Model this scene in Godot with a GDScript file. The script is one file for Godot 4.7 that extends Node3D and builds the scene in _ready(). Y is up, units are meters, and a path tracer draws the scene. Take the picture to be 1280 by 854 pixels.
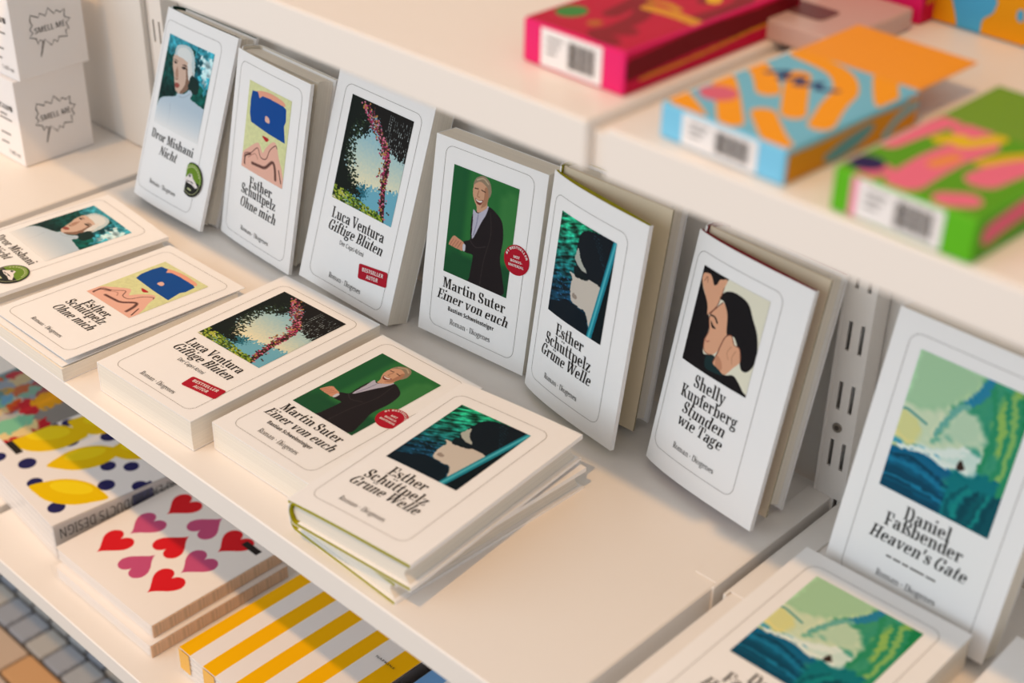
extends Node3D

# ------------------------------------------------------------------ helpers
var mats := {}
var taken := {}
var fonts := {}
var arts := {}
var capcache := {}
var rng := RandomNumberGenerator.new()

func numbered(called: String) -> String:
	var n: int = taken.get(called, -1) + 1
	taken[called] = n
	return called if n == 0 else "%s_%03d" % [called, n]

func thing(called: String, label: String, category: String, xf := Transform3D(), group := "") -> Node3D:
	var o := Node3D.new()
	o.name = numbered(called)
	add_child(o, true)
	o.transform = xf
	o.set_meta("label", label)
	o.set_meta("category", category)
	if group != "":
		o.set_meta("group", group)
	return o

func part(called: String, mesh: Mesh, m: Material, parent: Node, xf := Transform3D()) -> MeshInstance3D:
	var o := MeshInstance3D.new()
	o.name = called
	o.mesh = mesh
	o.material_override = m
	o.transform = xf
	parent.add_child(o, true)
	return o

func struct(called: String, mesh: Mesh, m: Material, xf := Transform3D()) -> MeshInstance3D:
	var o := part(called, mesh, m, self, xf)
	o.set_meta("kind", "structure")
	return o

func mat(key: String, c := Color.WHITE, rough := 0.6, coat := 0.0) -> StandardMaterial3D:
	if mats.has(key):
		return mats[key]
	var m := StandardMaterial3D.new()
	m.resource_name = key
	m.albedo_color = c
	m.roughness = rough
	m.metallic_specular = 0.22 if key.begins_with("ink") or key.begins_with("sticker") or key.begins_with("cloth") else 0.4
	if coat > 0.0:
		m.clearcoat_enabled = true
		m.clearcoat = coat
		m.clearcoat_roughness = 0.15
	mats[key] = m
	return m

func texmat(key: String, img: Image, rough := 0.45, coat := 0.0) -> StandardMaterial3D:
	if mats.has(key):
		return mats[key]
	var m := mat(key, Color.WHITE, rough, coat)
	m.albedo_texture = ImageTexture.create_from_image(img)
	m.metallic_specular = 0.2
	return m

func st() -> SurfaceTool:
	var s := SurfaceTool.new()
	s.begin(Mesh.PRIMITIVE_TRIANGLES)
	return s

func tri(s: SurfaceTool, a: Vector3, b: Vector3, c: Vector3, na: Vector3, nb: Vector3, nc: Vector3, ua := Vector2.ZERO, ub := Vector2.ZERO, uc := Vector2.ZERO) -> void:
	var cr := (b - a).cross(c - a)
	if cr.dot(na + nb + nc) > 0.0:   # front faces run clockwise
		var t := b; b = c; c = t
		t = nb; nb = nc; nc = t
		var w := ub; ub = uc; uc = w
	s.set_normal(na); s.set_uv(ua); s.add_vertex(a)
	s.set_normal(nb); s.set_uv(ub); s.add_vertex(b)
	s.set_normal(nc); s.set_uv(uc); s.add_vertex(c)

# polygon in the x-z plane pulled up from y0 to y1; soft joints are shaded smooth
func prism(poly: PackedVector2Array, y0: float, y1: float, s: SurfaceTool = null) -> SurfaceTool:
	if s == null:
		s = st()
	var n := poly.size()
	var area := 0.0
	for i in n:
		area += poly[i].cross(poly[(i + 1) % n])
	if area < 0.0:
		poly = poly.duplicate()
		poly.reverse()
	var fn: Array[Vector3] = []
	for i in n:
		var d := poly[(i + 1) % n] - poly[i]
		fn.append(Vector3(d.y, 0, -d.x).normalized())
	for i in n:
		var j := (i + 1) % n
		var p := fn[(i + n - 1) % n]
		var q := fn[j]
		var na := (fn[i] + p).normalized() if fn[i].dot(p) > 0.8 else fn[i]
		var nb := (fn[i] + q).normalized() if fn[i].dot(q) > 0.8 else fn[i]
		var a := Vector3(poly[i].x, y0, poly[i].y)
		var b := Vector3(poly[j].x, y0, poly[j].y)
		var c := Vector3(poly[j].x, y1, poly[j].y)
		var e := Vector3(poly[i].x, y1, poly[i].y)
		var ua := Vector2(a.z * 60.0, y0 * 2.0)
		var ub := Vector2(b.z * 60.0, y0 * 2.0)
		var uc := Vector2(b.z * 60.0, y1 * 2.0)
		var ue := Vector2(a.z * 60.0, y1 * 2.0)
		tri(s, a, b, c, na, nb, nb, ua, ub, uc)
		tri(s, a, c, e, na, nb, na, ua, uc, ue)
	var idx := Geometry2D.triangulate_polygon(poly)
	for k in range(0, idx.size(), 3):
		for side in 2:
			var y := y1 if side == 1 else y0
			var nn := Vector3(0, 1 if side == 1 else -1, 0)
			var v: Array[Vector3] = []
			for t in 3:
				var w := poly[idx[k + t]]
				v.append(Vector3(w.x, y, w.y))
			tri(s, v[0], v[1], v[2], nn, nn, nn, Vector2(v[0].z * 60.0, v[0].x * 2.0), Vector2(v[1].z * 60.0, v[1].x * 2.0), Vector2(v[2].z * 60.0, v[2].x * 2.0))
	return s

func rr(w: float, d: float, r: float, seg := 4) -> PackedVector2Array:   # rounded rectangle about the origin
	var p := PackedVector2Array()
	r = clampf(r, 0.00002, minf(w, d) * 0.499)
	var cs := [Vector2(w / 2 - r, d / 2 - r), Vector2(-w / 2 + r, d / 2 - r), Vector2(-w / 2 + r, -d / 2 + r), Vector2(w / 2 - r, -d / 2 + r)]
	for k in 4:
		for i in seg + 1:
			var a := PI / 2 * (k + float(i) / seg)
			p.append(cs[k] + Vector2(cos(a), sin(a)) * r)
	return p

# box with softened edges, its base centre at the origin
func rbox(w: float, h: float, d: float, r := 0.002, bev := 0.001, s: SurfaceTool = null, at := Vector3.ZERO) -> SurfaceTool:
	if s == null:
		s = st()
	var lv := [[0.0, bev], [bev, 0.0], [h - bev, 0.0], [h, bev]]
	var rings: Array = []
	for l in lv:
		rings.append(rr(w - 2 * l[1], d - 2 * l[1], maxf(r - l[1], 0.0001)))
	for k in 3:
		var A: PackedVector2Array = rings[k]
		var B: PackedVector2Array = rings[k + 1]
		var ya: float = lv[k][0]
		var yb: float = lv[k + 1][0]
		for i in A.size():
			var j := (i + 1) % A.size()
			var a := Vector3(A[i].x, ya, A[i].y)
			var b := Vector3(A[j].x, ya, A[j].y)
			var c := Vector3(B[j].x, yb, B[j].y)
			var e := Vector3(B[i].x, yb, B[i].y)
			var n := (b - a).cross(e - a).normalized()
			if n.dot(Vector3(a.x + b.x, (ya + yb - h) * 2.0, a.z + b.z)) < 0.0:
				n = -n
			tri(s, a + at, b + at, c + at, n, n, n, Vector2(a.z * 60, a.y), Vector2(b.z * 60, b.y), Vector2(c.z * 60, c.y))
			tri(s, a + at, c + at, e + at, n, n, n, Vector2(a.z * 60, a.y), Vector2(c.z * 60, c.y), Vector2(e.z * 60, e.y))
	for side in 2:
		var R: PackedVector2Array = rings[0 if side == 0 else 3]
		var y := 0.0 if side == 0 else h
		var nn := Vector3(0, -1 if side == 0 else 1, 0)
		for i in range(1, R.size() - 1):
			tri(s, Vector3(R[0].x, y, R[0].y) + at, Vector3(R[i].x, y, R[i].y) + at, Vector3(R[i + 1].x, y, R[i + 1].y) + at, nn, nn, nn)
	return s

# grid sheet: f(u, v) with u, v from 0 to 1 gives the point; UV runs top left to bottom right
func sheet(nu: int, nv: int, f: Callable, s: SurfaceTool = null) -> SurfaceTool:
	if s == null:
		s = st()
	var P: Array = []
	for j in nv + 1:
		var row: Array = []
		for i in nu + 1:
			row.append(f.call(float(i) / nu, float(j) / nv))
		P.append(row)
	var nrm := func(i: int, j: int) -> Vector3:
		var du: Vector3 = P[j][mini(i + 1, nu)] - P[j][maxi(i - 1, 0)]
		var dv: Vector3 = P[mini(j + 1, nv)][i] - P[maxi(j - 1, 0)][i]
		return du.cross(dv).normalized()
	for j in nv:
		for i in nu:
			var q: Array = []
			for t in [[i, j], [i + 1, j], [i + 1, j + 1], [i, j + 1]]:
				q.append([P[t[1]][t[0]], nrm.call(t[0], t[1]), Vector2(float(t[0]) / nu, 1.0 - float(t[1]) / nv)])
			tri(s, q[0][0], q[1][0], q[2][0], q[0][1], q[1][1], q[2][1], q[0][2], q[1][2], q[2][2])
			tri(s, q[0][0], q[2][0], q[3][0], q[0][1], q[2][1], q[3][1], q[0][2], q[2][2], q[3][2])
	return s

# flat polygon in x-y facing +z, bent by warp
func flat_poly(poly: PackedVector2Array, warp: Callable, s: SurfaceTool = null) -> SurfaceTool:
	if s == null:
		s = st()
	var idx := Geometry2D.triangulate_polygon(poly)
	for k in range(0, idx.size(), 3):
		var n := Vector3(0, 0, 1)
		var v: Array = []
		for t in 3:
			v.append(warp.call(poly[idx[k + t]]))
		tri(s, v[0], v[1], v[2], n, n, n)
	return s

# ribbon of even width along a path in x-y
func ribbon(path: PackedVector2Array, width: float, closed: bool, warp: Callable, s: SurfaceTool = null) -> SurfaceTool:
	if s == null:
		s = st()
	var n := path.size()
	var L := PackedVector2Array()
	var R := PackedVector2Array()
	for i in n:
		var a := path[(i + n - 1) % n] if closed or i > 0 else path[i]
		var b := path[(i + 1) % n] if closed or i < n - 1 else path[i]
		var d := (b - a).normalized().orthogonal() * width / 2
		L.append(path[i] + d)
		R.append(path[i] - d)
	var nn := Vector3(0, 0, 1)
	for i in (n if closed else n - 1):
		var j := (i + 1) % n
		tri(s, warp.call(L[i]), warp.call(R[i]), warp.call(R[j]), nn, nn, nn)
		tri(s, warp.call(L[i]), warp.call(R[j]), warp.call(L[j]), nn, nn, nn)
	return s

func flat_warp(z := 0.0) -> Callable:
	return func(p: Vector2) -> Vector3: return Vector3(p.x, p.y, z)

# ------------------------------------------------------------------ lettering
func font(style: String) -> SystemFont:
	if not fonts.has(style):
		var f := SystemFont.new()
		f.font_names = PackedStringArray(["Droid Sans" if style.begins_with("sans") else "Droid Serif"])
		f.font_weight = 700 if "bold" in style else 400
		fonts[style] = f
	return fonts[style]

func raw_text(text: String, style: String) -> Array:
	var t := TextMesh.new()
	t.text = text
	t.font = font(style)
	t.font_size = 40
	t.pixel_size = 0.01
	t.depth = 0.0
	t.curve_step = 1.5
	t.horizontal_alignment = HORIZONTAL_ALIGNMENT_LEFT
	return t.get_mesh_arrays()

func caps(style: String) -> Vector2:   # base line and height of a capital
	if not capcache.has(style):
		var a: PackedVector3Array = raw_text("H", style)[Mesh.ARRAY_VERTEX]
		var lo := INF
		var hi := -INF
		for v in a:
			lo = minf(lo, v.y)
			hi = maxf(hi, v.y)
		capcache[style] = Vector2(lo, hi - lo)
	return capcache[style]

# thins the level strokes at the base line, x-height and cap height, as in a high-contrast roman
func hairline(y: float) -> float:
	var a := [-0.40, -0.03, 0.0, 0.075, 0.665, 0.75, 0.92, 1.0, 1.2]
	var b := [-0.36, -0.03, 0.0, 0.030, 0.615, 0.655, 0.965, 1.0, 1.15]
	for i in 8:
		if y <= a[i + 1] or i == 7:
			return lerpf(b[i], b[i + 1], (y - a[i]) / (a[i + 1] - a[i]))
	return y

# lettering from x0 to x1 on the base line, with capitals of the given height
func text(words: String, x0: float, x1: float, base: float, cap: float, style: String, warp: Callable) -> ArrayMesh:
	var arr := raw_text(words, style)
	var v: PackedVector3Array = arr[Mesh.ARRAY_VERTEX]
	var k := caps(style)
	var slant := 0.24 if "italic" in style else 0.0
	var lo := INF
	var hi := -INF
	for i in v.size():
		var yy := (v[i].y - k.x) / k.y
		if style.begins_with("serif"):
			yy = hairline(yy)
		v[i].y = yy * cap
		v[i].x = v[i].x / k.y * cap + v[i].y * slant
		lo = minf(lo, v[i].x)
		hi = maxf(hi, v[i].x)
	var sx := (x1 - x0) / (hi - lo)
	var s := st()
	var idx: PackedInt32Array = arr[Mesh.ARRAY_INDEX] if arr[Mesh.ARRAY_INDEX] != null else PackedInt32Array(range(v.size()))
	var n := Vector3(0, 0, 1)
	for t in range(0, idx.size() - 2, 3):
		var q: Array = []
		for c in 3:
			var p := v[idx[t + c]]
			q.append(warp.call(Vector2(x0 + (p.x - lo) * sx, base + p.y)))
		tri(s, q[0], q[1], q[2], n, n, n)
	return s.commit()

# ------------------------------------------------------------------ printed pictures
func pts(a: Array) -> PackedVector2Array:
	var p := PackedVector2Array()
	for i in range(0, a.size() - 1, 2):
		p.append(Vector2(a[i], a[i + 1]))
	return p

func smoothed(p: PackedVector2Array) -> PackedVector2Array:
	var o := PackedVector2Array()
	var n := p.size()
	for i in n:
		for k in 4:
			o.append(p[i].cubic_interpolate(p[(i + 1) % n], p[(i + n - 1) % n], p[(i + 2) % n], k / 4.0))
	return o

func fill(im: Image, a: Array, c: Color, soft := true) -> void:
	var p := pts(a)
	if soft:
		p = smoothed(p)
	var W := im.get_width()
	var H := im.get_height()
	for y in H:
		var yy := (y + 0.5) / H
		var xs: Array[float] = []
		for i in p.size():
			var q := p[i]
			var r := p[(i + 1) % p.size()]
			if (q.y <= yy) != (r.y <= yy):
				xs.append((q.x + (yy - q.y) / (r.y - q.y) * (r.x - q.x)) * W)
		xs.sort()
		for k in range(0, xs.size() - 1, 2):
			var x0 := maxi(0, roundi(xs[k]))
			var x1 := mini(W, roundi(xs[k + 1]))
			if x1 > x0:
				im.fill_rect(Rect2i(x0, y, x1 - x0, 1), c)

func stroke(im: Image, a: Array, c: Color, wide: float) -> void:   # width as a share of the picture's width
	var p := pts(a)
	var W := im.get_width()
	var H := im.get_height()
	for i in p.size() - 1:
		var q0 := p[maxi(i - 1, 0)]
		var q3 := p[mini(i + 2, p.size() - 1)]
		var steps := maxi(12, ceili(Vector2((p[i + 1].x - p[i].x) * W, (p[i + 1].y - p[i].y) * H).length() * 1.2 / maxf(1.0, wide * W * 0.2)))
		for k in steps + 1:
			var q := p[i].cubic_interpolate(p[i + 1], q0, q3, k / float(steps))
			disc(im, q.x * W, q.y * H, wide * W / 2, wide * W / 2, c)

func disc(im: Image, cx: float, cy: float, rx: float, ry: float, c: Color) -> void:
	for y in range(maxi(0, floori(cy - ry)), mini(im.get_height(), ceili(cy + ry) + 1)):
		var t := 1.0 - pow((y + 0.5 - cy) / maxf(ry, 0.5), 2)
		if t > 0.0:
			var hw := sqrt(t) * rx
			var x0 := maxi(0, roundi(cx - hw))
			var x1 := mini(im.get_width(), roundi(cx + hw))
			if x1 > x0:
				im.fill_rect(Rect2i(x0, y, x1 - x0, 1), c)

func blur(im: Image, f: int) -> void:
	var W := im.get_width()
	var H := im.get_height()
	im.resize(W / f, H / f, Image.INTERPOLATE_BILINEAR)
	im.resize(W, H, Image.INTERPOLATE_CUBIC)

func noise(seed_: int, freq: float, oct := 3) -> FastNoiseLite:
	var n := FastNoiseLite.new()
	n.seed = seed_
	n.frequency = freq
	n.fractal_octaves = oct
	return n

func canvas(c: Color, w := 240, h := 360) -> Image:
	var im := Image.create(w, h, false, Image.FORMAT_RGBA8)
	im.fill(c)
	return im

func hexc(s: String) -> Color:
	return Color.html(s)

# painted wander: every pixel is taken from a place pushed aside by noise
func wander(im: Image, seed_: int, freq: float, ax: float, ay: float, tone := 0.0) -> Image:
	var src := im.duplicate() as Image
	var n := noise(seed_, freq)
	var W := im.get_width()
	var H := im.get_height()
	for y in H:
		for x in W:
			var a := n.get_noise_2d(x, y)
			var b := n.get_noise_2d(x + 900, y * 0.8)
			var c := src.get_pixel(clampi(x + int(a * ax), 0, W - 1), clampi(y + int(b * ay), 0, H - 1))
			if tone > 0.0:
				var t := 1.0 + tone * (a + b)
				c = Color(c.r * t, c.g * t, c.b * t)
			im.set_pixel(x, y, c)
	return im

func art_hood() -> Image:
	var im := canvas(hexc("0f4a44"))
	fill(im, [0.5, 0, 1, 0, 1, 0.45, 0.85, 0.42, 0.7, 0.2], hexc("3fa5b8"), false)
	fill(im, [0, 0, 0.5, 0, 0.3, 0.1, 0.05, 0.2, 0, 0.12], hexc("3a97a8"))
	fill(im, [0.75, 0.08, 1, 0.1, 1, 0.3, 0.85, 0.28], hexc("bfe4ea"))
	fill(im, [0.66, 0.1, 0.74, 0.05, 0.82, 0.3, 0.72, 0.36], hexc("1d5a66"))
	fill(im, [0, 0.55, 0.35, 0.5, 0.35, 0.7, 0.1, 0.72, 0, 0.8], hexc("0a302c"))
	fill(im, [0.7, 0.45, 1, 0.45, 1, 0.66, 0.75, 0.6], hexc("0c5a50"))
	blur(im, 8)
	im = wander(im, 3, 0.03, 26, 46, 0.35)
	fill(im, [0.2, 0.16, 0.22, 0.09, 0.3, 0.06, 0.43, 0.04, 0.55, 0.06, 0.62, 0.12, 0.68, 0.25, 0.64, 0.4, 0.35, 0.3, 0.2, 0.23], hexc("c2d2d4"))
	fill(im, [0.26, 0.12, 0.4, 0.07, 0.54, 0.1, 0.58, 0.2, 0.3, 0.22], hexc("dfe3e1"))
	fill(im, [0.19, 0.2, 0.2, 0.31, 0.26, 0.39, 0.31, 0.48, 0.36, 0.55, 0.47, 0.58, 0.55, 0.54, 0.61, 0.48, 0.65, 0.39, 0.6, 0.27, 0.5, 0.21, 0.34, 0.19], hexc("d3b5a2"))
	fill(im, [0.5, 0.28, 0.62, 0.27, 0.67, 0.36, 0.63, 0.47, 0.53, 0.55, 0.46, 0.56, 0.53, 0.46, 0.53, 0.36], hexc("8a6a58"))
	fill(im, [0.5, 0.18, 0.6, 0.22, 0.67, 0.38, 0.58, 0.37], hexc("e0e0dc"))
	fill(im, [0.63, 0.33, 0.74, 0.34, 0.82, 0.39, 0.81, 0.49, 0.7, 0.51, 0.61, 0.48], hexc("17302c"))
	fill(im, [0.31, 0.3, 0.37, 0.4, 0.33, 0.42, 0.29, 0.38], hexc("b18a76"))
	fill(im, [0.41, 0.58, 0.55, 0.55, 0.66, 0.48, 0.72, 0.52, 0.7, 0.57, 0.89, 0.6, 1.03, 0.65, 1.0, 1.0, 0, 1, 0.01, 0.8, 0.09, 0.7, 0.37, 0.62], hexc("b9cbd8"))
	blur(im, 3)
	fill(im, [0.2, 0.245, 0.25, 0.235, 0.31, 0.25, 0.25, 0.245], hexc("5a4338"))
	fill(im, [0.4, 0.265, 0.46, 0.245, 0.53, 0.26, 0.46, 0.26], hexc("5a4338"))
	fill(im, [0.21, 0.265, 0.245, 0.255, 0.29, 0.268, 0.24, 0.28], hexc("2c221e"))
	fill(im, [0.4, 0.288, 0.46, 0.27, 0.51, 0.28, 0.45, 0.3], hexc("2c221e"))
	fill(im, [0.3, 0.42, 0.34, 0.43, 0.38, 0.415, 0.34, 0.445], hexc("7d5546"))
	fill(im, [0.32, 0.49, 0.36, 0.47, 0.43, 0.48, 0.4, 0.52, 0.34, 0.52], hexc("9a5148"))
	stroke(im, [0.45, 0.6, 0.55, 0.59, 0.68, 0.52], hexc("9fb0bd"), 0.012)
	stroke(im, [0.3, 0.72, 0.33, 0.85, 0.32, 0.98], hexc("a9bac8"), 0.015)
	blur(im, 2)
	var w := im.get_width()
	var h := im.get_height()
	for y in range(int(h * 0.66), h):   # the picture runs out into the white of the cover
		var t := clampf((y / float(h) - 0.66) / 0.33, 0, 1)
		for x in w:
			im.set_pixel(x, y, im.get_pixel(x, y).lerp(hexc("eeedeb"), pow(t, 1.3)))
	return im

func art_bluehair() -> Image:
	var im := canvas(hexc("dcdfa6"))
	im = wander(im, 5, 0.05, 3, 3, 0.03)
	fill(im, [0.01, 0.84, 0.12, 0.76, 0.31, 0.65, 0.39, 0.65, 0.48, 0.72, 0.54, 0.65, 0.67, 0.55, 0.77, 0.55, 0.85, 0.68, 0.96, 0.82, 1, 1, 0.55, 1.01, 0, 1], hexc("eab6a2"))
	fill(im, [0.2, 0.08, 0.48, 0.035, 0.81, 0.05, 0.85, 0.1, 0.51, 0.1, 0.34, 0.11, 0.27, 0.15, 0.24, 0.12], hexc("eca68c"))
	fill(im, [0.09, 0.1, 0.22, 0.085, 0.28, 0.145, 0.34, 0.105, 0.51, 0.095, 0.83, 0.1, 0.9, 0.12, 0.92, 0.25, 0.89, 0.31, 0.95, 0.49, 0.58, 0.48, 0.13, 0.45, 0.08, 0.36, 0.07, 0.21], hexc("084a98"), false)
	fill(im, [0.46, 0.3, 0.54, 0.31, 0.56, 0.36, 0.46, 0.36], hexc("e8b8a6"))
	fill(im, [0.43, 0.54, 0.51, 0.53, 0.59, 0.54, 0.53, 0.58], hexc("b9272e"))
	var dk := hexc("5b3a34")
	stroke(im, [0.09, 0.96, 0.06, 0.84, 0.21, 0.79, 0.35, 0.7, 0.44, 0.78, 0.57, 0.77, 0.64, 0.65, 0.75, 0.57, 0.79, 0.59], hexc("8b6259"), 0.018)
	stroke(im, [0.07, 0.95, 0.08, 0.86, 0.2, 0.81], dk, 0.03)
	stroke(im, [0.26, 0.9, 0.42, 0.89, 0.57, 0.87, 0.72, 0.77, 0.79, 0.82, 0.83, 0.94], hexc("a3786c"), 0.06)
	stroke(im, [0.26, 0.9, 0.42, 0.89, 0.57, 0.87, 0.72, 0.77, 0.79, 0.82, 0.83, 0.94], dk, 0.028)
	stroke(im, [0.88, 0.82, 0.96, 0.95], dk, 0.02)
	stroke(im, [0.15, 0.86, 0.3, 0.78, 0.38, 0.82], hexc("c58f80"), 0.02)
	return im

func art_coast() -> Image:
	var im := canvas(hexc("8cc0d8"))
	var W := im.get_width()
	var H := im.get_height()
	for y in H:
		var t := clampf(y / float(H) / 0.75, 0, 1)
		im.fill_rect(Rect2i(0, y, W, 1), hexc("6fb3d6").lerp(hexc("f2e8c2"), pow(t, 1.2)))
	fill(im, [0.2, 0.8, 1, 0.68, 1, 1, 0.2, 1], hexc("6fb0c4"), false)
	fill(im, [0.4, 0.78, 0.45, 0.74, 0.52, 0.78, 0.51, 0.86, 0.45, 0.92, 0.4, 0.85], hexc("2f6f80"))
	var n := noise(11, 0.05, 4)
	var masses := [[[0, 0, 0.19, -0.01, 0.36, 0.04, 0.37, 0.13, 0.4, 0.27, 0.3, 0.31, 0.17, 0.38, 0.13, 0.48, 0.15, 0.6, 0.25, 0.74, 0.36, 0.8, 0.44, 0.88, 0.2, 0.9, -0.05, 0.92], hexc("131a14")], [[0.2, -0.02, 1.02, -0.02, 1.02, 0.36, 0.81, 0.37, 0.63, 0.3, 0.53, 0.2, 0.37, 0.08], hexc("1a1613")]]
	for mm in masses:
		fill(im, mm[0], mm[1])
	im = wander(im, 21, 0.09, 26, 26)
	rng.seed = 4
	var path := pts([0.23, 0.03, 0.44, 0.18, 0.62, 0.3, 0.72, 0.44, 0.74, 0.68, 0.84, 0.99])
	stroke(im, [0.5, 0.2, 0.64, 0.3, 0.74, 0.44, 0.76, 0.68, 0.84, 0.99], hexc("2a1c16"), 0.07)
	for y in range(12, int(H * 0.36), 9):   # slats of the pergola
		for x in range(int(W * 0.62), W, 7):
			if rng.randf() < 0.55:
				im.fill_rect(Rect2i(x, y + int((x - 150) * 0.12), 2, 5 + rng.randi() % 4), hexc("b9c4c4").darkened(rng.randf() * 0.6))
	for i in 320:   # leaves along the edges of the dark mass
		var t := rng.randf()
		var q := Vector2(0.34 - 0.2 * sin(t * PI), 0.1 + t * 0.7) + Vector2(rng.randf() - 0.5, rng.randf() - 0.5) * 0.16
		disc(im, q.x * W, q.y * H, 3.5, 2.5, [hexc("1d2a1a"), hexc("32442a"), hexc("0f1610"), hexc("a7c9cf")][0 if rng.randf() < 0.5 else rng.randi() % 4])
	for i in 460:   # the flowering column
		var k := rng.randf() * (path.size() - 1.001)
		var q := path[int(k)].lerp(path[int(k) + 1], fmod(k, 1.0)) + Vector2(rng.randfn(), rng.randfn() * 0.7) * 0.036
		disc(im, q.x * W, q.y * H, 3.2, 3.0, [hexc("b83a66"), hexc("7d2b4a"), hexc("cf7a90"), hexc("33261c"), hexc("b98a4a"), hexc("4a2c20")][rng.randi() % 6])
	for i in 520:   # bush at the foot
		var t := rng.randf()
		var q := Vector2(t * 0.84, 0.86 + 0.09 * t + rng.randf() * (0.16 - 0.06 * t))
		disc(im, q.x * W, q.y * H, 4.0, 3.2, [hexc("6f8f22"), hexc("93ab32"), hexc("3c5418"), hexc("b9bd4a"), hexc("2a3a14")][rng.randi() % 5])
	return im

func art_laughing() -> Image:
	var im := canvas(hexc("2c7038"))
	fill(im, [0, 0, 0.25, 0, 0.3, 1, 0, 1], hexc("1f5c33"), false)
	fill(im, [0.1, 0.8, 1, 0.75, 1, 1, 0, 1], hexc("1d5230"))
	fill(im, [0.75, 0.15, 1, 0.1, 1, 0.6, 0.85, 0.6], hexc("3a7d40"))
	blur(im, 20)
	fill(im, [0.36, 0.37, 0.35, 0.53, 0.36, 0.61, 0.26, 0.66, 0.29, 0.74, 0.41, 0.74, 0.43, 0.77, 0.41, 0.96, 0.42, 1, 0.92, 1, 0.91, 0.84, 0.84, 0.68, 0.85, 0.49, 0.81, 0.35, 0.72, 0.29, 0.59, 0.255, 0.51, 0.3], hexc("231d1f"))
	fill(im, [0.36, 0.33, 0.44, 0.35, 0.575, 0.25, 0.56, 0.33, 0.5, 0.42, 0.39, 0.6, 0.37, 0.43], hexc("b9b6c6"))
	stroke(im, [0.44, 0.36, 0.43, 0.46, 0.4, 0.56], hexc("8f8ea6"), 0.014)
	fill(im, [0.33, 0.1, 0.325, 0.19, 0.36, 0.25, 0.4, 0.29, 0.43, 0.345, 0.55, 0.28, 0.56, 0.22, 0.575, 0.13, 0.55, 0.06, 0.46, 0.03, 0.37, 0.05], hexc("cf9f80"))
	fill(im, [0.5, 0.1, 0.57, 0.12, 0.55, 0.24, 0.5, 0.28, 0.47, 0.29, 0.5, 0.2], hexc("ad7c60"))
	fill(im, [0.32, 0.12, 0.35, 0.05, 0.46, 0.005, 0.56, 0.04, 0.6, 0.12, 0.57, 0.18, 0.535, 0.1, 0.43, 0.065, 0.36, 0.09], hexc("94816a"))
	stroke(im, [0.37, 0.06, 0.46, 0.03, 0.54, 0.06], hexc("bda98c"), 0.02)
	stroke(im, [0.35, 0.14, 0.4, 0.135], hexc("5a4034"), 0.014)
	stroke(im, [0.45, 0.135, 0.51, 0.14], hexc("5a4034"), 0.014)
	stroke(im, [0.41, 0.15, 0.4, 0.2, 0.43, 0.205], hexc("a06f55"), 0.012)
	fill(im, [0.37, 0.225, 0.42, 0.235, 0.49, 0.22, 0.46, 0.268, 0.4, 0.265], hexc("7c3b34"))
	fill(im, [0.38, 0.23, 0.42, 0.237, 0.48, 0.226, 0.46, 0.247, 0.4, 0.247], hexc("eee6de"))
	fill(im, [0.04, 0.73, 0.1, 0.64, 0.18, 0.645, 0.28, 0.67, 0.27, 0.74, 0.2, 0.745, 0.08, 0.74], hexc("cf9274"))
	for k in 4:
		stroke(im, [0.06 + k * 0.04, 0.735, 0.11 + k * 0.04, 0.67], hexc("a86d54"), 0.009)
	fill(im, [0.26, 0.68, 0.3, 0.68, 0.3, 0.735, 0.265, 0.735], hexc("c9c6d0"))
	stroke(im, [0.62, 0.3, 0.66, 0.5, 0.6, 0.75, 0.58, 0.98], hexc("37302f"), 0.01)
	stroke(im, [0.36, 0.62, 0.46, 0.66, 0.6, 0.62], hexc("383031"), 0.012)
	blur(im, 2)
	return im

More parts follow.
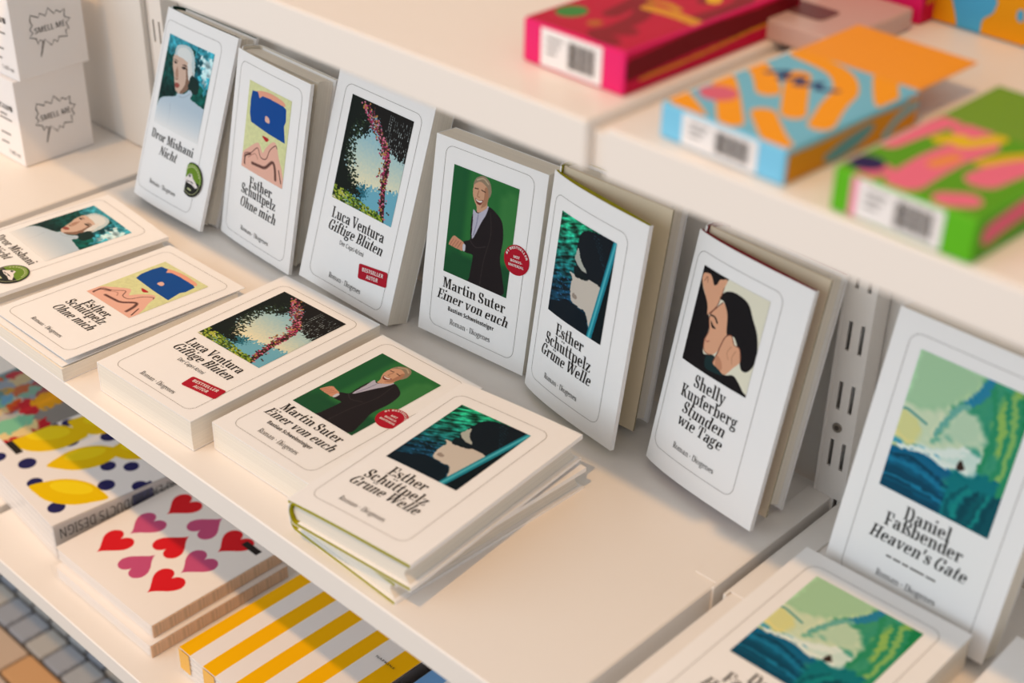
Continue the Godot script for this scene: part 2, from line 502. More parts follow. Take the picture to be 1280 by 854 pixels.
func art_wave_face() -> Image:
	var im := canvas(hexc("123f46"))
	var W := im.get_width()
	var H := im.get_height()
	var n := noise(7, 1.0, 3)
	for y in H:
		for x in W:
			var u := x / float(W)
			var v := y / float(H)
			var a := n.get_noise_2d((x - y * 0.45) * 0.012, (y + x * 0.45) * 0.065)
			var b := n.get_noise_2d(x * 0.02 + 400, y * 0.02)
			var c := hexc("1f8f6a").lerp(hexc("0f3f58"), clampf(v * 1.5 - 0.15 + u * 0.25, 0, 1))
			c = c.lerp(hexc("0a1a22"), clampf(v * 1.5 - 0.75, 0, 1))
			var t := clampf(1.0 + a * 1.15 + b * 0.9, 0.3, 2.2)
			im.set_pixel(x, y, Color(c.r * t, c.g * t, c.b * t))
	for i in 12:
		var u := 0.05 + 0.028 * i
		stroke(im, [u, 0.6 + 0.012 * (i % 5) * 5, u + 0.12, 0.6 + 0.012 * (i % 5) * 5 - 0.015], hexc("2f6fa8"), 0.008)
	fill(im, [0.41, 0.09, 0.54, 0.03, 0.75, 0.0, 1, -0.02, 0.93, 0.25, 0.87, 0.52, 0.61, 0.47, 0.4, 0.4, 0.38, 0.22], hexc("111a22"))
	for i in 9:
		stroke(im, [0.6 + 0.03 * i, 0.04 + 0.03 * i, 0.75 + 0.02 * i, 0.06 + 0.035 * i], hexc("1f3f4c"), 0.006)
	fill(im, [0.31, 0.505, 0.37, 0.55, 0.36, 0.63, 0.41, 0.76, 0.56, 0.78, 0.68, 0.79, 0.79, 0.92, 0.84, 0.75, 0.88, 0.5, 0.66, 0.47, 0.5, 0.5, 0.4, 0.5], hexc("cdc3b6"))
	fill(im, [0.37, 0.31, 0.4, 0.24, 0.47, 0.33, 0.6, 0.42, 0.5, 0.42, 0.38, 0.37], hexc("b0b3a8"))
	fill(im, [0.38, 0.42, 0.5, 0.43, 0.64, 0.48, 0.5, 0.51, 0.4, 0.505], hexc("0f1c20"))
	fill(im, [0.42, 0.68, 0.5, 0.69, 0.49, 0.72, 0.42, 0.72], hexc("9a8c80"))
	fill(im, [-0.03, 0.92, 0.19, 0.84, 0.38, 0.78, 0.57, 0.8, 0.69, 0.81, 0.79, 0.97, 1, 1, 0, 1], hexc("0c1a24"))
	blur(im, 3)
	stroke(im, [0.99, 0.0, 0.79, 1.02], hexc("1c8496"), 0.085)
	stroke(im, [0.985, 0.0, 0.785, 1.02], hexc("4fb6c2"), 0.03)
	fill(im, [1.02, 0.05, 1.02, 1.02, 0.84, 1.02], hexc("0b171c"), false)
	blur(im, 2)
	return im

func art_embrace() -> Image:
	var im := canvas(hexc("e9e5cf"))
	var dk := hexc("1a1719")
	var skin := hexc("e2a987")
	fill(im, [0, -0.05, 0.03, 0.17, 0.18, 0.33, 0.29, 0.54, 0.27, 0.69, 0.3, 0.82, 0.42, 0.79, 0.51, 0.86, 0.66, 0.9, 0.79, 0.86, 0.95, 0.96, 1, 1, 0, 1], dk)
	fill(im, [0, 0, 0, 0.1, 0.15, 0.1, 0.3, 0.2, 0.4, 0.0], dk, false)
	fill(im, [0.02, 0.08, 0.11, 0.05, 0.16, 0.07, 0.23, 0.13, 0.3, 0.02, 0.39, 0.02, 0.37, 0.1, 0.35, 0.22, 0.33, 0.3, 0.23, 0.44, 0.18, 0.33, 0.03, 0.17], skin)
	fill(im, [0.02, -0.02, 0.38, -0.02, 0.33, 0.03, 0.28, 0.05, 0.24, 0.12, 0.15, 0.04, 0.04, 0.06], dk)
	fill(im, [0.4, 0.24, 0.34, 0.31, 0.26, 0.43, 0.3, 0.57, 0.27, 0.69, 0.3, 0.79, 0.4, 0.8, 0.48, 0.73, 0.56, 0.59, 0.55, 0.4, 0.47, 0.28], skin)
	fill(im, [0.34, 0.22, 0.4, 0.13, 0.54, 0.09, 0.73, 0.12, 0.84, 0.24, 0.94, 0.36, 1, 0.52, 1, 0.65, 0.94, 0.75, 0.85, 0.76, 0.77, 0.62, 0.66, 0.5, 0.56, 0.52, 0.5, 0.33, 0.41, 0.23], dk)
	fill(im, [0.35, 0.82, 0.46, 0.78, 0.51, 0.86, 0.65, 0.91, 0.52, 0.94, 0.37, 0.94], hexc("1c3234"))
	fill(im, [0.54, 0.56, 0.62, 0.5, 0.69, 0.57, 0.77, 0.58, 0.82, 0.69, 0.74, 0.8, 0.66, 0.9, 0.56, 0.88, 0.46, 0.85, 0.49, 0.75], skin)
	fill(im, [0.5, 0.76, 0.58, 0.8, 0.6, 0.88, 0.5, 0.86], hexc("c98e6e"))
	stroke(im, [0.28, 0.42, 0.34, 0.42, 0.39, 0.46], dk, 0.025)
	var rim := hexc("7d4a3a")
	stroke(im, [0.40, 0.24, 0.34, 0.31, 0.26, 0.43, 0.30, 0.57, 0.27, 0.69, 0.30, 0.79, 0.40, 0.80], rim, 0.012)
	stroke(im, [0.46, 0.85, 0.49, 0.75, 0.54, 0.56, 0.62, 0.5, 0.69, 0.57, 0.77, 0.58, 0.82, 0.69], rim, 0.014)
	stroke(im, [0.23, 0.43, 0.33, 0.30, 0.37, 0.10], rim, 0.01)
	fill(im, [0.29, 0.47, 0.34, 0.5, 0.39, 0.52, 0.33, 0.53], dk)
	stroke(im, [0.06, 0.14, 0.09, 0.09, 0.11, 0.14], hexc("a86f56"), 0.012)
	stroke(im, [0.66, 0.6, 0.62, 0.68, 0.66, 0.74], hexc("c08868"), 0.01)
	stroke(im, [0.73, 0.62, 0.7, 0.7, 0.72, 0.76], hexc("c08868"), 0.01)
	stroke(im, [0.27, 0.68, 0.31, 0.69, 0.34, 0.67], hexc("b9705e"), 0.014)
	return im

func art_surf() -> Image:
	var im := canvas(hexc("cfe0bd"))
	fill(im, [-0.05, -0.05, 0.7, -0.05, 0.5, 0.2, 0.3, 0.35, -0.05, 0.35], hexc("a8d0a6"))
	fill(im, [-0.02, 0.46, 0.17, 0.47, 0.2, 0.64, -0.02, 0.74], hexc("dcdc98"))
	fill(im, [-0.02, 0.73, 0.14, 0.66, 0.42, 0.67, 0.54, 0.73, 0.61, 1.02, -0.02, 1.02], hexc("15688c"))
	fill(im, [-0.02, 0.86, 0.3, 0.8, 0.5, 0.9, 0.6, 1.02, -0.02, 1.02], hexc("0f4a63"))
	fill(im, [0.63, 0.01, 1.05, -0.05, 1.05, 1.05, 0.55, 1.02, 0.53, 0.73, 0.72, 0.61, 0.74, 0.46, 0.64, 0.32, 0.5, 0.26, 0.4, 0.4, 0.33, 0.5, 0.41, 0.3, 0.56, 0.16], hexc("3f9c78"))
	fill(im, [0.75, 0.05, 0.9, 0.05, 0.9, 0.45, 0.78, 0.4], hexc("8dbd62"))
	fill(im, [0.88, 0.0, 1.05, 0.0, 1.05, 0.4, 0.95, 0.4], hexc("1f8a52"))
	fill(im, [0.55, 0.72, 0.8, 0.6, 0.95, 0.6, 1.05, 1.05, 0.55, 1.05], hexc("117a80"))
	fill(im, [0.7, 0.85, 1.05, 0.7, 1.05, 1.05, 0.6, 1.05], hexc("0f5560"))
	fill(im, [0.58, 0.1, 0.66, 0.0, 0.66, 0.12, 0.5, 0.24], hexc("2f86a8"))
	fill(im, [0.36, 0.47, 0.5, 0.27, 0.64, 0.31, 0.73, 0.48, 0.56, 0.48, 0.37, 0.55], hexc("bcd8b8"))
	fill(im, [0.08, 0.66, 0.32, 0.6, 0.61, 0.5, 0.73, 0.55, 0.69, 0.66, 0.53, 0.68, 0.31, 0.68], hexc("cfe6da"))
	stroke(im, [0.3, 0.56, 0.4, 0.5, 0.6, 0.5, 0.72, 0.47], hexc("4aa58c"), 0.03)
	stroke(im, [0.02, 0.66, 0.2, 0.66, 0.4, 0.66, 0.55, 0.7], hexc("2a9ac0"), 0.03)
	blur(im, 10)
	im = wander(im, 31, 0.008, 20, 20, 0.0)
	blur(im, 6)
	for q in [[0.66, 0.04, 0.78, 0.3, 0.76, 0.6], [0.78, 0.04, 0.9, 0.3, 0.88, 0.62], [0.9, 0.06, 0.98, 0.35, 0.97, 0.7]]:
		stroke(im, q, hexc("2f9468"), 0.05)
	stroke(im, [0.84, 0.05, 0.93, 0.3, 0.93, 0.6], hexc("86bb68"), 0.05)
	stroke(im, [0.52, 0.2, 0.6, 0.1, 0.64, 0.02], hexc("2b86a6"), 0.07)
	stroke(im, [0.33, 0.5, 0.4, 0.33, 0.52, 0.22], hexc("6fb3a4"), 0.05)
	for q in [[0.06, 0.68, 0.3, 0.63, 0.6, 0.56], [0.3, 0.64, 0.5, 0.66, 0.66, 0.64], [0.2, 0.66, 0.4, 0.6, 0.62, 0.5]]:
		stroke(im, q, hexc("e4f0e6"), 0.05)
	for k in 7:
		stroke(im, [0.0, 0.76 + 0.035 * k, 0.25, 0.74 + 0.04 * k, 0.55, 0.8 + 0.03 * k], [hexc("0d4a66"), hexc("1b7ca0"), hexc("0f5a78")][k % 3], 0.03)
	for k in 6:
		stroke(im, [0.6 + 0.06 * k, 0.98, 0.62 + 0.06 * k, 0.85, 0.7 + 0.05 * k, 0.74], [hexc("0d6068"), hexc("178a86"), hexc("0c4c58")][k % 3], 0.035)
	blur(im, 5)
	im = wander(im, 35, 0.02, 8, 8, 0.0)
	stroke(im, [-0.01, 0.43, 0.05, 0.42, 0.23, 0.46], hexc("4f9a92"), 0.025)
	stroke(im, [0.05, 0.75, 0.2, 0.72, 0.4, 0.76], hexc("0c3f55"), 0.02)
	stroke(im, [0.15, 0.68, 0.3, 0.655, 0.5, 0.69], hexc("e9f2ea"), 0.014)
	fill(im, [0.58, 0.61, 0.6, 0.585, 0.625, 0.61, 0.645, 0.63, 0.62, 0.655, 0.58, 0.655], hexc("3a2a22"))
	blur(im, 2)
	return im

# ------------------------------------------------------------------ the seven titles, millimetres
# w, h of the cover; margins of its picture: left, right, top, bottom; frame: left, right, top, bottom
var size_of := {
	"hood": [116.0, 190.2, 14.2, 27.7, 23.1, 78.8], "bluehair": [114.6, 181.1, 25.8, 23.2, 22.6, 75.8], "coast": [122.0, 197.5, 21.9, 20.9, 19.7, 83.6], "laughing": [115.7, 177.1, 21.5, 26.0, 20.3, 61.5],
	"waveface": [115.3, 187.0, 20.6, 28.4, 25.1, 78.1], "embrace": [114.9, 186.1, 15.6, 32.4, 21.3, 91.0], "surf": [124.6, 200.1, 21.9, 22.9, 21.2, 81.0]}
var frame_of := {
	"hood": [4.5, 96.5, 179.5, 10.5], "bluehair": [8.5, 105.0, 172.5, 8.0], "coast": [12.0, 110.0, 185.6, 8.0], "laughing": [11.5, 103.4, 171.0, 9.5],
	"waveface": [9.0, 97.4, 172.4, 13.0], "embrace": [6.0, 92.5, 174.0, 15.0], "surf": [12.5, 111.0, 188.0, 10.5]}
# words, from x, to x, base line, height of capitals, style, name of the part
var words_of := {
	"hood": [["Dror Mishani", 14.9, 86.0, 64.0, 8.8, "serif bold", "author_lettering"], ["Nicht", 33.9, 63.5, 51.2, 8.8, "serif bold italic", "title_lettering"], ["Roman · Diogenes", 26.7, 70.9, 19.6, 4.6, "serif", "publisher_lettering"]],
	"bluehair": [["Esther", 41.6, 77.6, 61.0, 9.8, "serif bold", "author_lettering"], ["Schüttpelz", 30.2, 84.7, 51.2, 9.8, "serif bold", "author_lettering"], ["Ohne mich", 30.8, 86.9, 38.4, 9.8, "serif bold italic", "title_lettering"], ["Roman · Diogenes", 35.1, 80.1, 15.2, 4.6, "serif", "publisher_lettering"]],
	"coast": [["Luca Ventura", 26.6, 96.0, 66.7, 10.0, "serif bold", "author_lettering"], ["Giftige Blüten", 25.7, 97.4, 55.2, 9.6, "serif bold italic", "title_lettering"], ["Der Capri-Krimi", 43.9, 75.7, 46.4, 4.0, "sans", "subtitle_lettering"], ["Roman · Diogenes", 38.5, 81.4, 13.5, 4.9, "serif", "publisher_lettering"]],
	"laughing": [["Martin Suter", 22.5, 90.1, 47.3, 9.4, "serif bold", "author_lettering"], ["Einer von euch", 17.3, 94.3, 35.8, 9.0, "serif bold italic", "title_lettering"], ["Bastian Schweinsteiger", 30.9, 80.9, 27.9, 3.9, "sans bold", "subtitle_lettering"], ["Roman · Diogenes", 34.1, 78.2, 16.1, 5.2, "serif", "publisher_lettering"]],
	"waveface": [["Esther", 35.0, 69.8, 63.0, 10.0, "serif bold", "author_lettering"], ["Schüttpelz", 23.7, 80.6, 51.0, 10.0, "serif bold", "author_lettering"], ["Grüne Welle", 20.2, 83.2, 39.9, 9.6, "serif bold italic", "title_lettering"], ["Roman · Diogenes", 28.8, 70.9, 20.9, 4.8, "serif", "publisher_lettering"]],
	"embrace": [["Shelly", 34.1, 66.3, 77.0, 9.8, "serif bold", "author_lettering"], ["Kupferberg", 23.1, 81.4, 65.1, 9.8, "serif bold", "author_lettering"], ["Stunden", 28.8, 72.7, 53.7, 9.4, "serif bold italic", "title_lettering"], ["wie Tage", 27.5, 73.3, 43.2, 9.4, "serif bold italic", "title_lettering"], ["Roman · Diogenes", 28.2, 71.6, 23.6, 4.8, "serif", "publisher_lettering"]],
	"surf": [["Daniel", 44.9, 79.1, 66.4, 9.6, "serif bold", "author_lettering"], ["Faßbender", 33.0, 90.6, 56.8, 9.6, "serif bold", "author_lettering"], ["Heaven's Gate", 25.1, 97.5, 45.0, 9.2, "serif bold italic", "title_lettering"], ["Roman · Diogenes", 38.1, 83.0, 20.6, 4.8, "serif", "publisher_lettering"]]}

func picture(title: String) -> StandardMaterial3D:
	if not arts.has(title):
		var im: Image
		match title:
			"hood": im = art_hood()
			"bluehair": im = art_bluehair()
			"coast": im = art_coast()
			"laughing": im = art_laughing()
			"waveface": im = art_wave_face()
			"embrace": im = art_embrace()
			"surf": im = art_surf()
		arts[title] = texmat("print " + title, im, 0.4)
	return arts[title]

# everything printed on a front cover; bend(x) is how far the cover bulges there
func print_cover(b: Node3D, title: String, bend: Callable) -> void:
	var S: Array = size_of[title]
	var w: float = S[0] / 1000.0
	var h: float = S[1] / 1000.0
	var warp := func(z: float) -> Callable: return func(p: Vector2) -> Vector3: return Vector3(p.x, p.y, bend.call(p.x) + z)
	var x0: float = S[2] / 1000.0
	var x1: float = w - S[3] / 1000.0
	var y0: float = S[5] / 1000.0
	var y1: float = h - S[4] / 1000.0
	part("cover_picture", sheet(14, 1, func(u, v): return Vector3(lerpf(x0, x1, u), lerpf(y0, y1, v), bend.call(lerpf(x0, x1, u)) + 0.00022)).commit(), picture(title), b)
	var F: Array = frame_of[title]
	var path := PackedVector2Array()
	var box := rr((F[1] - F[0]) / 1000.0, (F[2] - F[3]) / 1000.0, 0.008, 6)
	for i in box.size():   # long sides are cut up so that the line follows the bulge
		var a := box[i]
		var c := box[(i + 1) % box.size()]
		var k := 8 if a.distance_to(c) > 0.02 else 1
		for t in k:
			path.append(a.lerp(c, t / float(k)) + Vector2((F[0] + F[1]) / 2000.0, (F[2] + F[3]) / 2000.0))
	part("frame_line", ribbon(path, 0.00036, true, warp.call(0.00018)).commit(), mat("line", hexc("8d8781"), 0.6), b)
	for L in words_of[title]:
		part(L[6], text(L[0], L[1] / 1000.0, L[2] / 1000.0, L[3] / 1000.0, L[4] / 1000.0, L[5], warp.call(0.0003)), mat("ink", hexc("26221f"), 0.55), b)
	if title == "coast":
		var sx := Transform3D(Basis(Vector3(0, 0, 1), 0.13), Vector3(0.0922, 0.0355, 0.0005))
		var stk := part("sticker", prism(rr(0.0365, 0.0135, 0.0018), 0, 0.0003).commit(), mat("sticker red", hexc("b3142a"), 0.4), b, Transform3D(sx.basis * Basis(Vector3(1, 0, 0), PI / 2), sx.origin - Vector3(0, 0, 0.0003)))
		var flatx := Transform3D(Basis(Vector3(1, 0, 0), -PI / 2), Vector3.ZERO)
		part("sticker_lettering", text("BESTSELLER", -0.0135, 0.0135, 0.0008, 0.0034, "sans bold", flat_warp(0.0005)), mat("sticker white", hexc("f0e6e2"), 0.5), stk, flatx)
		part("sticker_lettering", text("AUTOR", -0.0075, 0.0075, -0.0045, 0.0034, "sans bold", flat_warp(0.0005)), mat("sticker white"), stk, flatx)
	elif title == "laughing":
		var ring := PackedVector2Array()
		for i in 40:
			ring.append(Vector2(cos(i * TAU / 40), sin(i * TAU / 40)) * 0.0129)
		var stk := part("sticker", prism(ring, 0, 0.0003).commit(), mat("sticker red"), b, Transform3D(Basis(Vector3(0, 0, 1), 0.06) * Basis(Vector3(1, 0, 0), PI / 2), Vector3(0.0955, 0.0976, 0.0002)))
		var flatx := Transform3D(Basis(Vector3(1, 0, 0), -PI / 2), Vector3.ZERO)
		var arc := func(p: Vector2) -> Vector3:
			var a := p.x / 0.0098
			return Vector3(sin(a) * (0.0098 + p.y), cos(a) * (0.0098 + p.y), 0.0005)
		part("sticker_lettering", text("#1 BESTSELLER", -0.0128, 0.0128, 0.0, 0.0021, "sans bold", arc), mat("sticker white", hexc("f0e6e2"), 0.5), stk, flatx)
		var y := 0.0016
		for L in [["MIT", 0.0031], ["BONUS-", 0.006], ["MATERIAL", 0.0078]]:
			part("sticker_lettering", text(L[0], -L[1], L[1], y, 0.0022, "sans bold", flat_warp(0.0005)), mat("sticker white"), stk, flatx)
			y -= 0.0038
	elif title == "hood":
		var ring := PackedVector2Array()
		for i in 40:
			ring.append(Vector2(cos(i * TAU / 40), sin(i * TAU / 40)) * 0.0168)
		var cz: float = bend.call(0.0905)
		var stk := part("sticker", prism(ring, 0, 0.0003).commit(), mat("sticker black", hexc("22231f"), 0.4), b, Transform3D(Basis(Vector3(0, 0, 1), -0.05) * Basis(Vector3(1, 0, 0), PI / 2), Vector3(0.0905, 0.0437, cz + 0.0002)))
		var flatx := Transform3D(Basis(Vector3(1, 0, 0), -PI / 2), Vector3.ZERO)
		var half := PackedVector2Array()
		for i in 21:
			half.append(Vector2(cos(i * PI / 20), sin(i * PI / 20)) * 0.0158)
		part("sticker_field", flat_poly(half, flat_warp(0.00038)).commit(), mat("sticker green", hexc("6d8f27"), 0.4), stk, flatx)
		var circ := PackedVector2Array()
		for i in 40:
			circ.append(Vector2(cos(i * TAU / 40), sin(i * TAU / 40)) * 0.0142)
		part("sticker_ring", ribbon(circ, 0.0004, true, flat_warp(0.00044)).commit(), mat("sticker pale", hexc("c9cf9a"), 0.5), stk, flatx)
		part("sticker_figure", flat_poly(pts([-0.011, -0.003, -0.008, 0.0, -0.005, 0.0045, -0.001, 0.0055, 0.002, 0.002, 0.006, 0.0005, 0.012, -0.0035, 0.009, -0.0055, 0.002, -0.004, -0.004, -0.0045]), flat_warp(0.0005)).commit(), mat("sticker white", hexc("f0e6e2"), 0.5), stk, flatx)
		var blackbits := st()
		for q in [[-0.0035, 0.003, 0.0022, 0.0016], [0.001, -0.0022, 0.005, 0.0007], [-0.005, -0.003, 0.003, 0.0006]]:
			flat_poly(pts([q[0] - q[2], q[1], q[0], q[1] + q[3], q[0] + q[2], q[1], q[0], q[1] - q[3]]), flat_warp(0.00056), blackbits)
		part("sticker_figure", blackbits.commit(), mat("sticker black"), stk, flatx)
		var dash := st()
		for i in 11:
			var a := 0.45 + i * 0.224
			flat_poly(pts([cos(a) * 0.012, sin(a) * 0.012, cos(a + 0.14) * 0.012, sin(a + 0.14) * 0.012, cos(a + 0.14) * 0.0132, sin(a + 0.14) * 0.0132, cos(a) * 0.0132, sin(a) * 0.0132]), flat_warp(0.00046), dash)
		flat_poly(pts([-0.003, -0.0105, 0.003, -0.0105, 0.003, -0.009, -0.003, -0.009]), flat_warp(0.00046), dash)
		part("sticker_print", dash.commit(), mat("sticker pale"), stk, flatx)
	elif title == "surf":
		var bars := st()
		var x := 0.0415
		for k in [0.004, 0.0055, 0.0045, 0.0105, 0.007]:   # a small line under the title that the photo does not resolve
			flat_poly(pts([x, 0.0362, x + k, 0.0362, x + k, 0.0376, x, 0.0376]), warp.call(0.0003), bars)
			x += k + 0.0014
		part("subtitle_print", bars.commit(), mat("ink grey", hexc("77716c"), 0.6), b)

var no_bend := func(_x: float) -> float: return 0.0

func bulge(w: float, amount: float) -> Callable:
	return func(x: float) -> float: return amount * sin(PI * pow(clampf(x / w, 0, 1), 0.7))

func strip(w: float, bend: Callable, z0: float, z1: float, x0 := 0.0, n := 14) -> PackedVector2Array:   # outline of a sheet in x-z
	var p := PackedVector2Array()
	for i in n + 1:
		var x := lerpf(x0, w, i / float(n))
		p.append(Vector2(x, bend.call(x) + z0))
	for i in n + 1:
		var x := lerpf(w, x0, i / float(n))
		p.append(Vector2(x, bend.call(x) + z1))
	return p

# soft-cover book: the frame's origin is the lower left corner of the front cover, z points out of it
func paperback(b: Node3D, title: String, T: float) -> void:
	var w: float = size_of[title][0] / 1000.0
	var h: float = size_of[title][1] / 1000.0
	var white := mat("cover white", hexc("f8f6f4"), 0.42)
	part("front_cover", prism(pts([0.0, 0.0, w, 0.0, w, -0.0006, 0.0, -0.0006]), 0, h).commit(), white, b)
	part("back_cover", prism(pts([0.0, -T, w, -T, w, -T + 0.0006, 0.0, -T + 0.0006]), 0, h).commit(), white, b)
	part("spine", prism(pts([0.0, -0.0006, 0.0008, -0.0006, 0.0008, -T + 0.0006, 0.0, -T + 0.0006]), 0, h).commit(), white, b)
	var q := PackedVector2Array([Vector2(0.0008, -0.0007)])
	for i in 9:
		var t := i / 8.0
		q.append(Vector2(w - 0.0004 - 0.0006 * sin(t * PI), lerpf(-0.0007, -T + 0.0007, t)))
	q.append(Vector2(0.0008, -T + 0.0007))
	part("page_block", prism(q, 0.0003, h - 0.0003).commit(), pages(), b)
	print_cover(b, title, no_bend)

# bound book in a jacket; the front cover swings open by an angle about the spine
func hardcover(b: Node3D, title: String, T: float, open: float, amount: float, cloth: Color, drop := 0.0, cut := 0.0, leaf := 0.0, belly := 0.0) -> void:
	var w: float = size_of[title][0] / 1000.0
	var h: float = size_of[title][1] / 1000.0
	var bend := bulge(w, amount) if amount > 0.0 else no_bend
	var white := mat("cover white", hexc("f8f6f4"), 0.42)
	var cl := mat("cloth " + cloth.to_html(false), cloth, 0.7)
	var jk := prism(strip(w, bend, 0.0, -0.0004), 0, h)
	prism(pts([w - 0.0006, -0.0003, w, -0.0003, w, -0.0036, w - 0.0006, -0.0036]), 0, h, jk)
	prism(strip(w - 0.0002, bend, -0.0033, -0.0036, w * 0.8), 0.0012, h - 0.0012, jk)
	part("dust_jacket", jk.commit(), white, b)
	var board := PackedVector2Array()
	for i in 15:
		var x := lerpf(0.001, w - 0.0012, i / 14.0)
		board.append(Vector2(x, bend.call(x) - 0.0004))
	for i in 15:
		var x := lerpf(w - 0.0012, 0.001, i / 14.0)
		board.append(Vector2(x, bend.call(x) - 0.0030 - belly * sin(PI * x / w)))
	part("front_cover", prism(board, 0.0, h - 0.0001).commit(), cl, b)
	part("endpaper", prism(strip(w * 0.78, bend, -0.0032 - belly, -0.0034 - belly, 0.003), 0.002, h - 0.002).commit(), mat("endpaper", hexc("e6dccb"), 0.8), b)
	var inner := Node3D.new()
	inner.name = "book_body"
	b.add_child(inner)
	inner.transform = Transform3D(Basis(Vector3(0, 1, 0), open), Vector3(0.0042, drop, -0.0037))
	var w2 := w - 0.0052 - cut
	var TB := T - 0.0037   # from the block's front to the jacket's back
	var zb := -TB
	# rounded spine, from the front joint round to the back joint: cloth within, jacket without
	var mid := (0.003 + zb) / 2
	var half := (0.003 - zb) / 2
	for k in 2:
		var o1 := 0.0 if k == 0 else 0.0006
		var o2 := 0.0006 if k == 0 else 0.0022
		var sp := PackedVector2Array()
		var si := PackedVector2Array()
		for i in 13:
			var a := PI * i / 12.0
			sp.append(Vector2(0.001 - (0.0052 - o1) * sin(a), mid + (half - o1) * cos(a)))
			si.append(Vector2(0.001 - (0.0052 - o2) * sin(a), mid + (half - o2) * cos(a)))
		si.reverse()
		sp.append_array(si)
		part("spine" if k == 0 else "cloth_spine", prism(sp, 0.0 if k == 0 else 0.0004, h if k == 0 else h - 0.0004).commit(), white if k == 0 else cl, inner)
	part("back_cover", prism(pts([0.001, zb + 0.0006, w2 - 0.0008, zb + 0.0006, w2 - 0.0008, zb + 0.0024, 0.001, zb + 0.0024]), 0.0002, h - 0.0002).commit(), cl, inner)
	var jb := prism(pts([0.001, zb, w2, zb, w2, zb + 0.0005, 0.001, zb + 0.0005]), 0, h)
	prism(pts([w2 - 0.0006, zb + 0.0004, w2, zb + 0.0004, w2, zb + 0.0028, w2 - 0.0006, zb + 0.0028]), 0, h, jb)
	prism(pts([0.004, zb + 0.0025, w2 - 0.0002, zb + 0.0025, w2 - 0.0002, zb + 0.0028, 0.004, zb + 0.0028]), 0.0006, h - 0.0006, jb)
	part("dust_jacket", jb.commit(), white, inner)
	var q := PackedVector2Array()
	var zf := -0.0003
	if belly > 0.0:   # the jacket has swung away from the front board, which shows behind it
		part("front_board", prism(pts([0.001, -0.0003, w2 + 0.001, -0.0003, w2 + 0.001, -0.0024, 0.001, -0.0024]), 0.0002, h - 0.0002).commit(), mat("board cream", hexc("ead9bd"), 0.7), inner)
		part("board_edge", prism(pts([w2 + 0.001, -0.0010, w2 + 0.0012, -0.0010, w2 + 0.0012, -0.0016, w2 + 0.001, -0.0016]), 0.0002, h - 0.0002).commit(), mat("board line", hexc("5d5530"), 0.7), inner)
		zf = -0.0026
	var zr := zb + 0.003
	for i in 9:
		var t := i / 8.0
		q.append(Vector2(w2 - 0.0035 - 0.0045 * sin(t * PI), lerpf(zf, zr, t)))
	for i in 9:
		var t := i / 8.0
		q.append(Vector2(0.001 - 0.0026 * sin(t * PI), lerpf(zr, zf, t)))
	part("page_block", prism(q, 0.003, h - 0.003).commit(), pages(), inner)
	if leaf > 0.0:
		var lb := bulge(w, 0.004)
		part("flyleaf", prism(strip(w2 - 0.004, lb, -0.0001, -0.0006, 0.002), 0.003, h - 0.003).commit(), mat("flyleaf", hexc("e9dfc9"), 0.8), inner, Transform3D(Basis(Vector3(0, 1, 0), -leaf), Vector3.ZERO))
	print_cover(b, title, bend)

func pages() -> StandardMaterial3D:
	if not mats.has("pages"):
		var im := canvas(Color.WHITE, 128, 8)
		rng.seed = 9
		for x in 128:
			var t := 0.92 + 0.08 * rng.randf()
			im.fill_rect(Rect2i(x, 0, 1, 8), Color(t, t * 0.985, t * 0.96))
		texmat("pages", im, 0.85).albedo_color = hexc("f8f3ea")
	return mats["pages"]

func standing(x: float, y: float, z: float, yaw: float, lean: float, roll: float) -> Transform3D:
	var q := func(u: float, v: float) -> Vector3:
		var uu := u * cos(roll) - v * sin(roll)
		var vv := u * sin(roll) + v * cos(roll)
		var bb := vv * sin(lean)
		return Vector3(uu * cos(yaw) - bb * sin(yaw), vv * cos(lean), -uu * sin(yaw) - bb * cos(yaw))
	var X: Vector3 = q.call(1, 0)
	var Y: Vector3 = q.call(0, 1)
	return Transform3D(Basis(X, Y, X.cross(Y)).orthonormalized(), Vector3(x, y, z))

func flat_down(x: float, y: float, z: float, yaw: float, pitch: float, rise: float) -> Transform3D:
	var X := Vector3(cos(yaw), rise, -sin(yaw)).normalized()
	var Y := Vector3(-sin(yaw), pitch, -cos(yaw)).normalized()
	return Transform3D(Basis(X, Y, X.cross(Y)).orthonormalized(), Vector3(x, y, z))

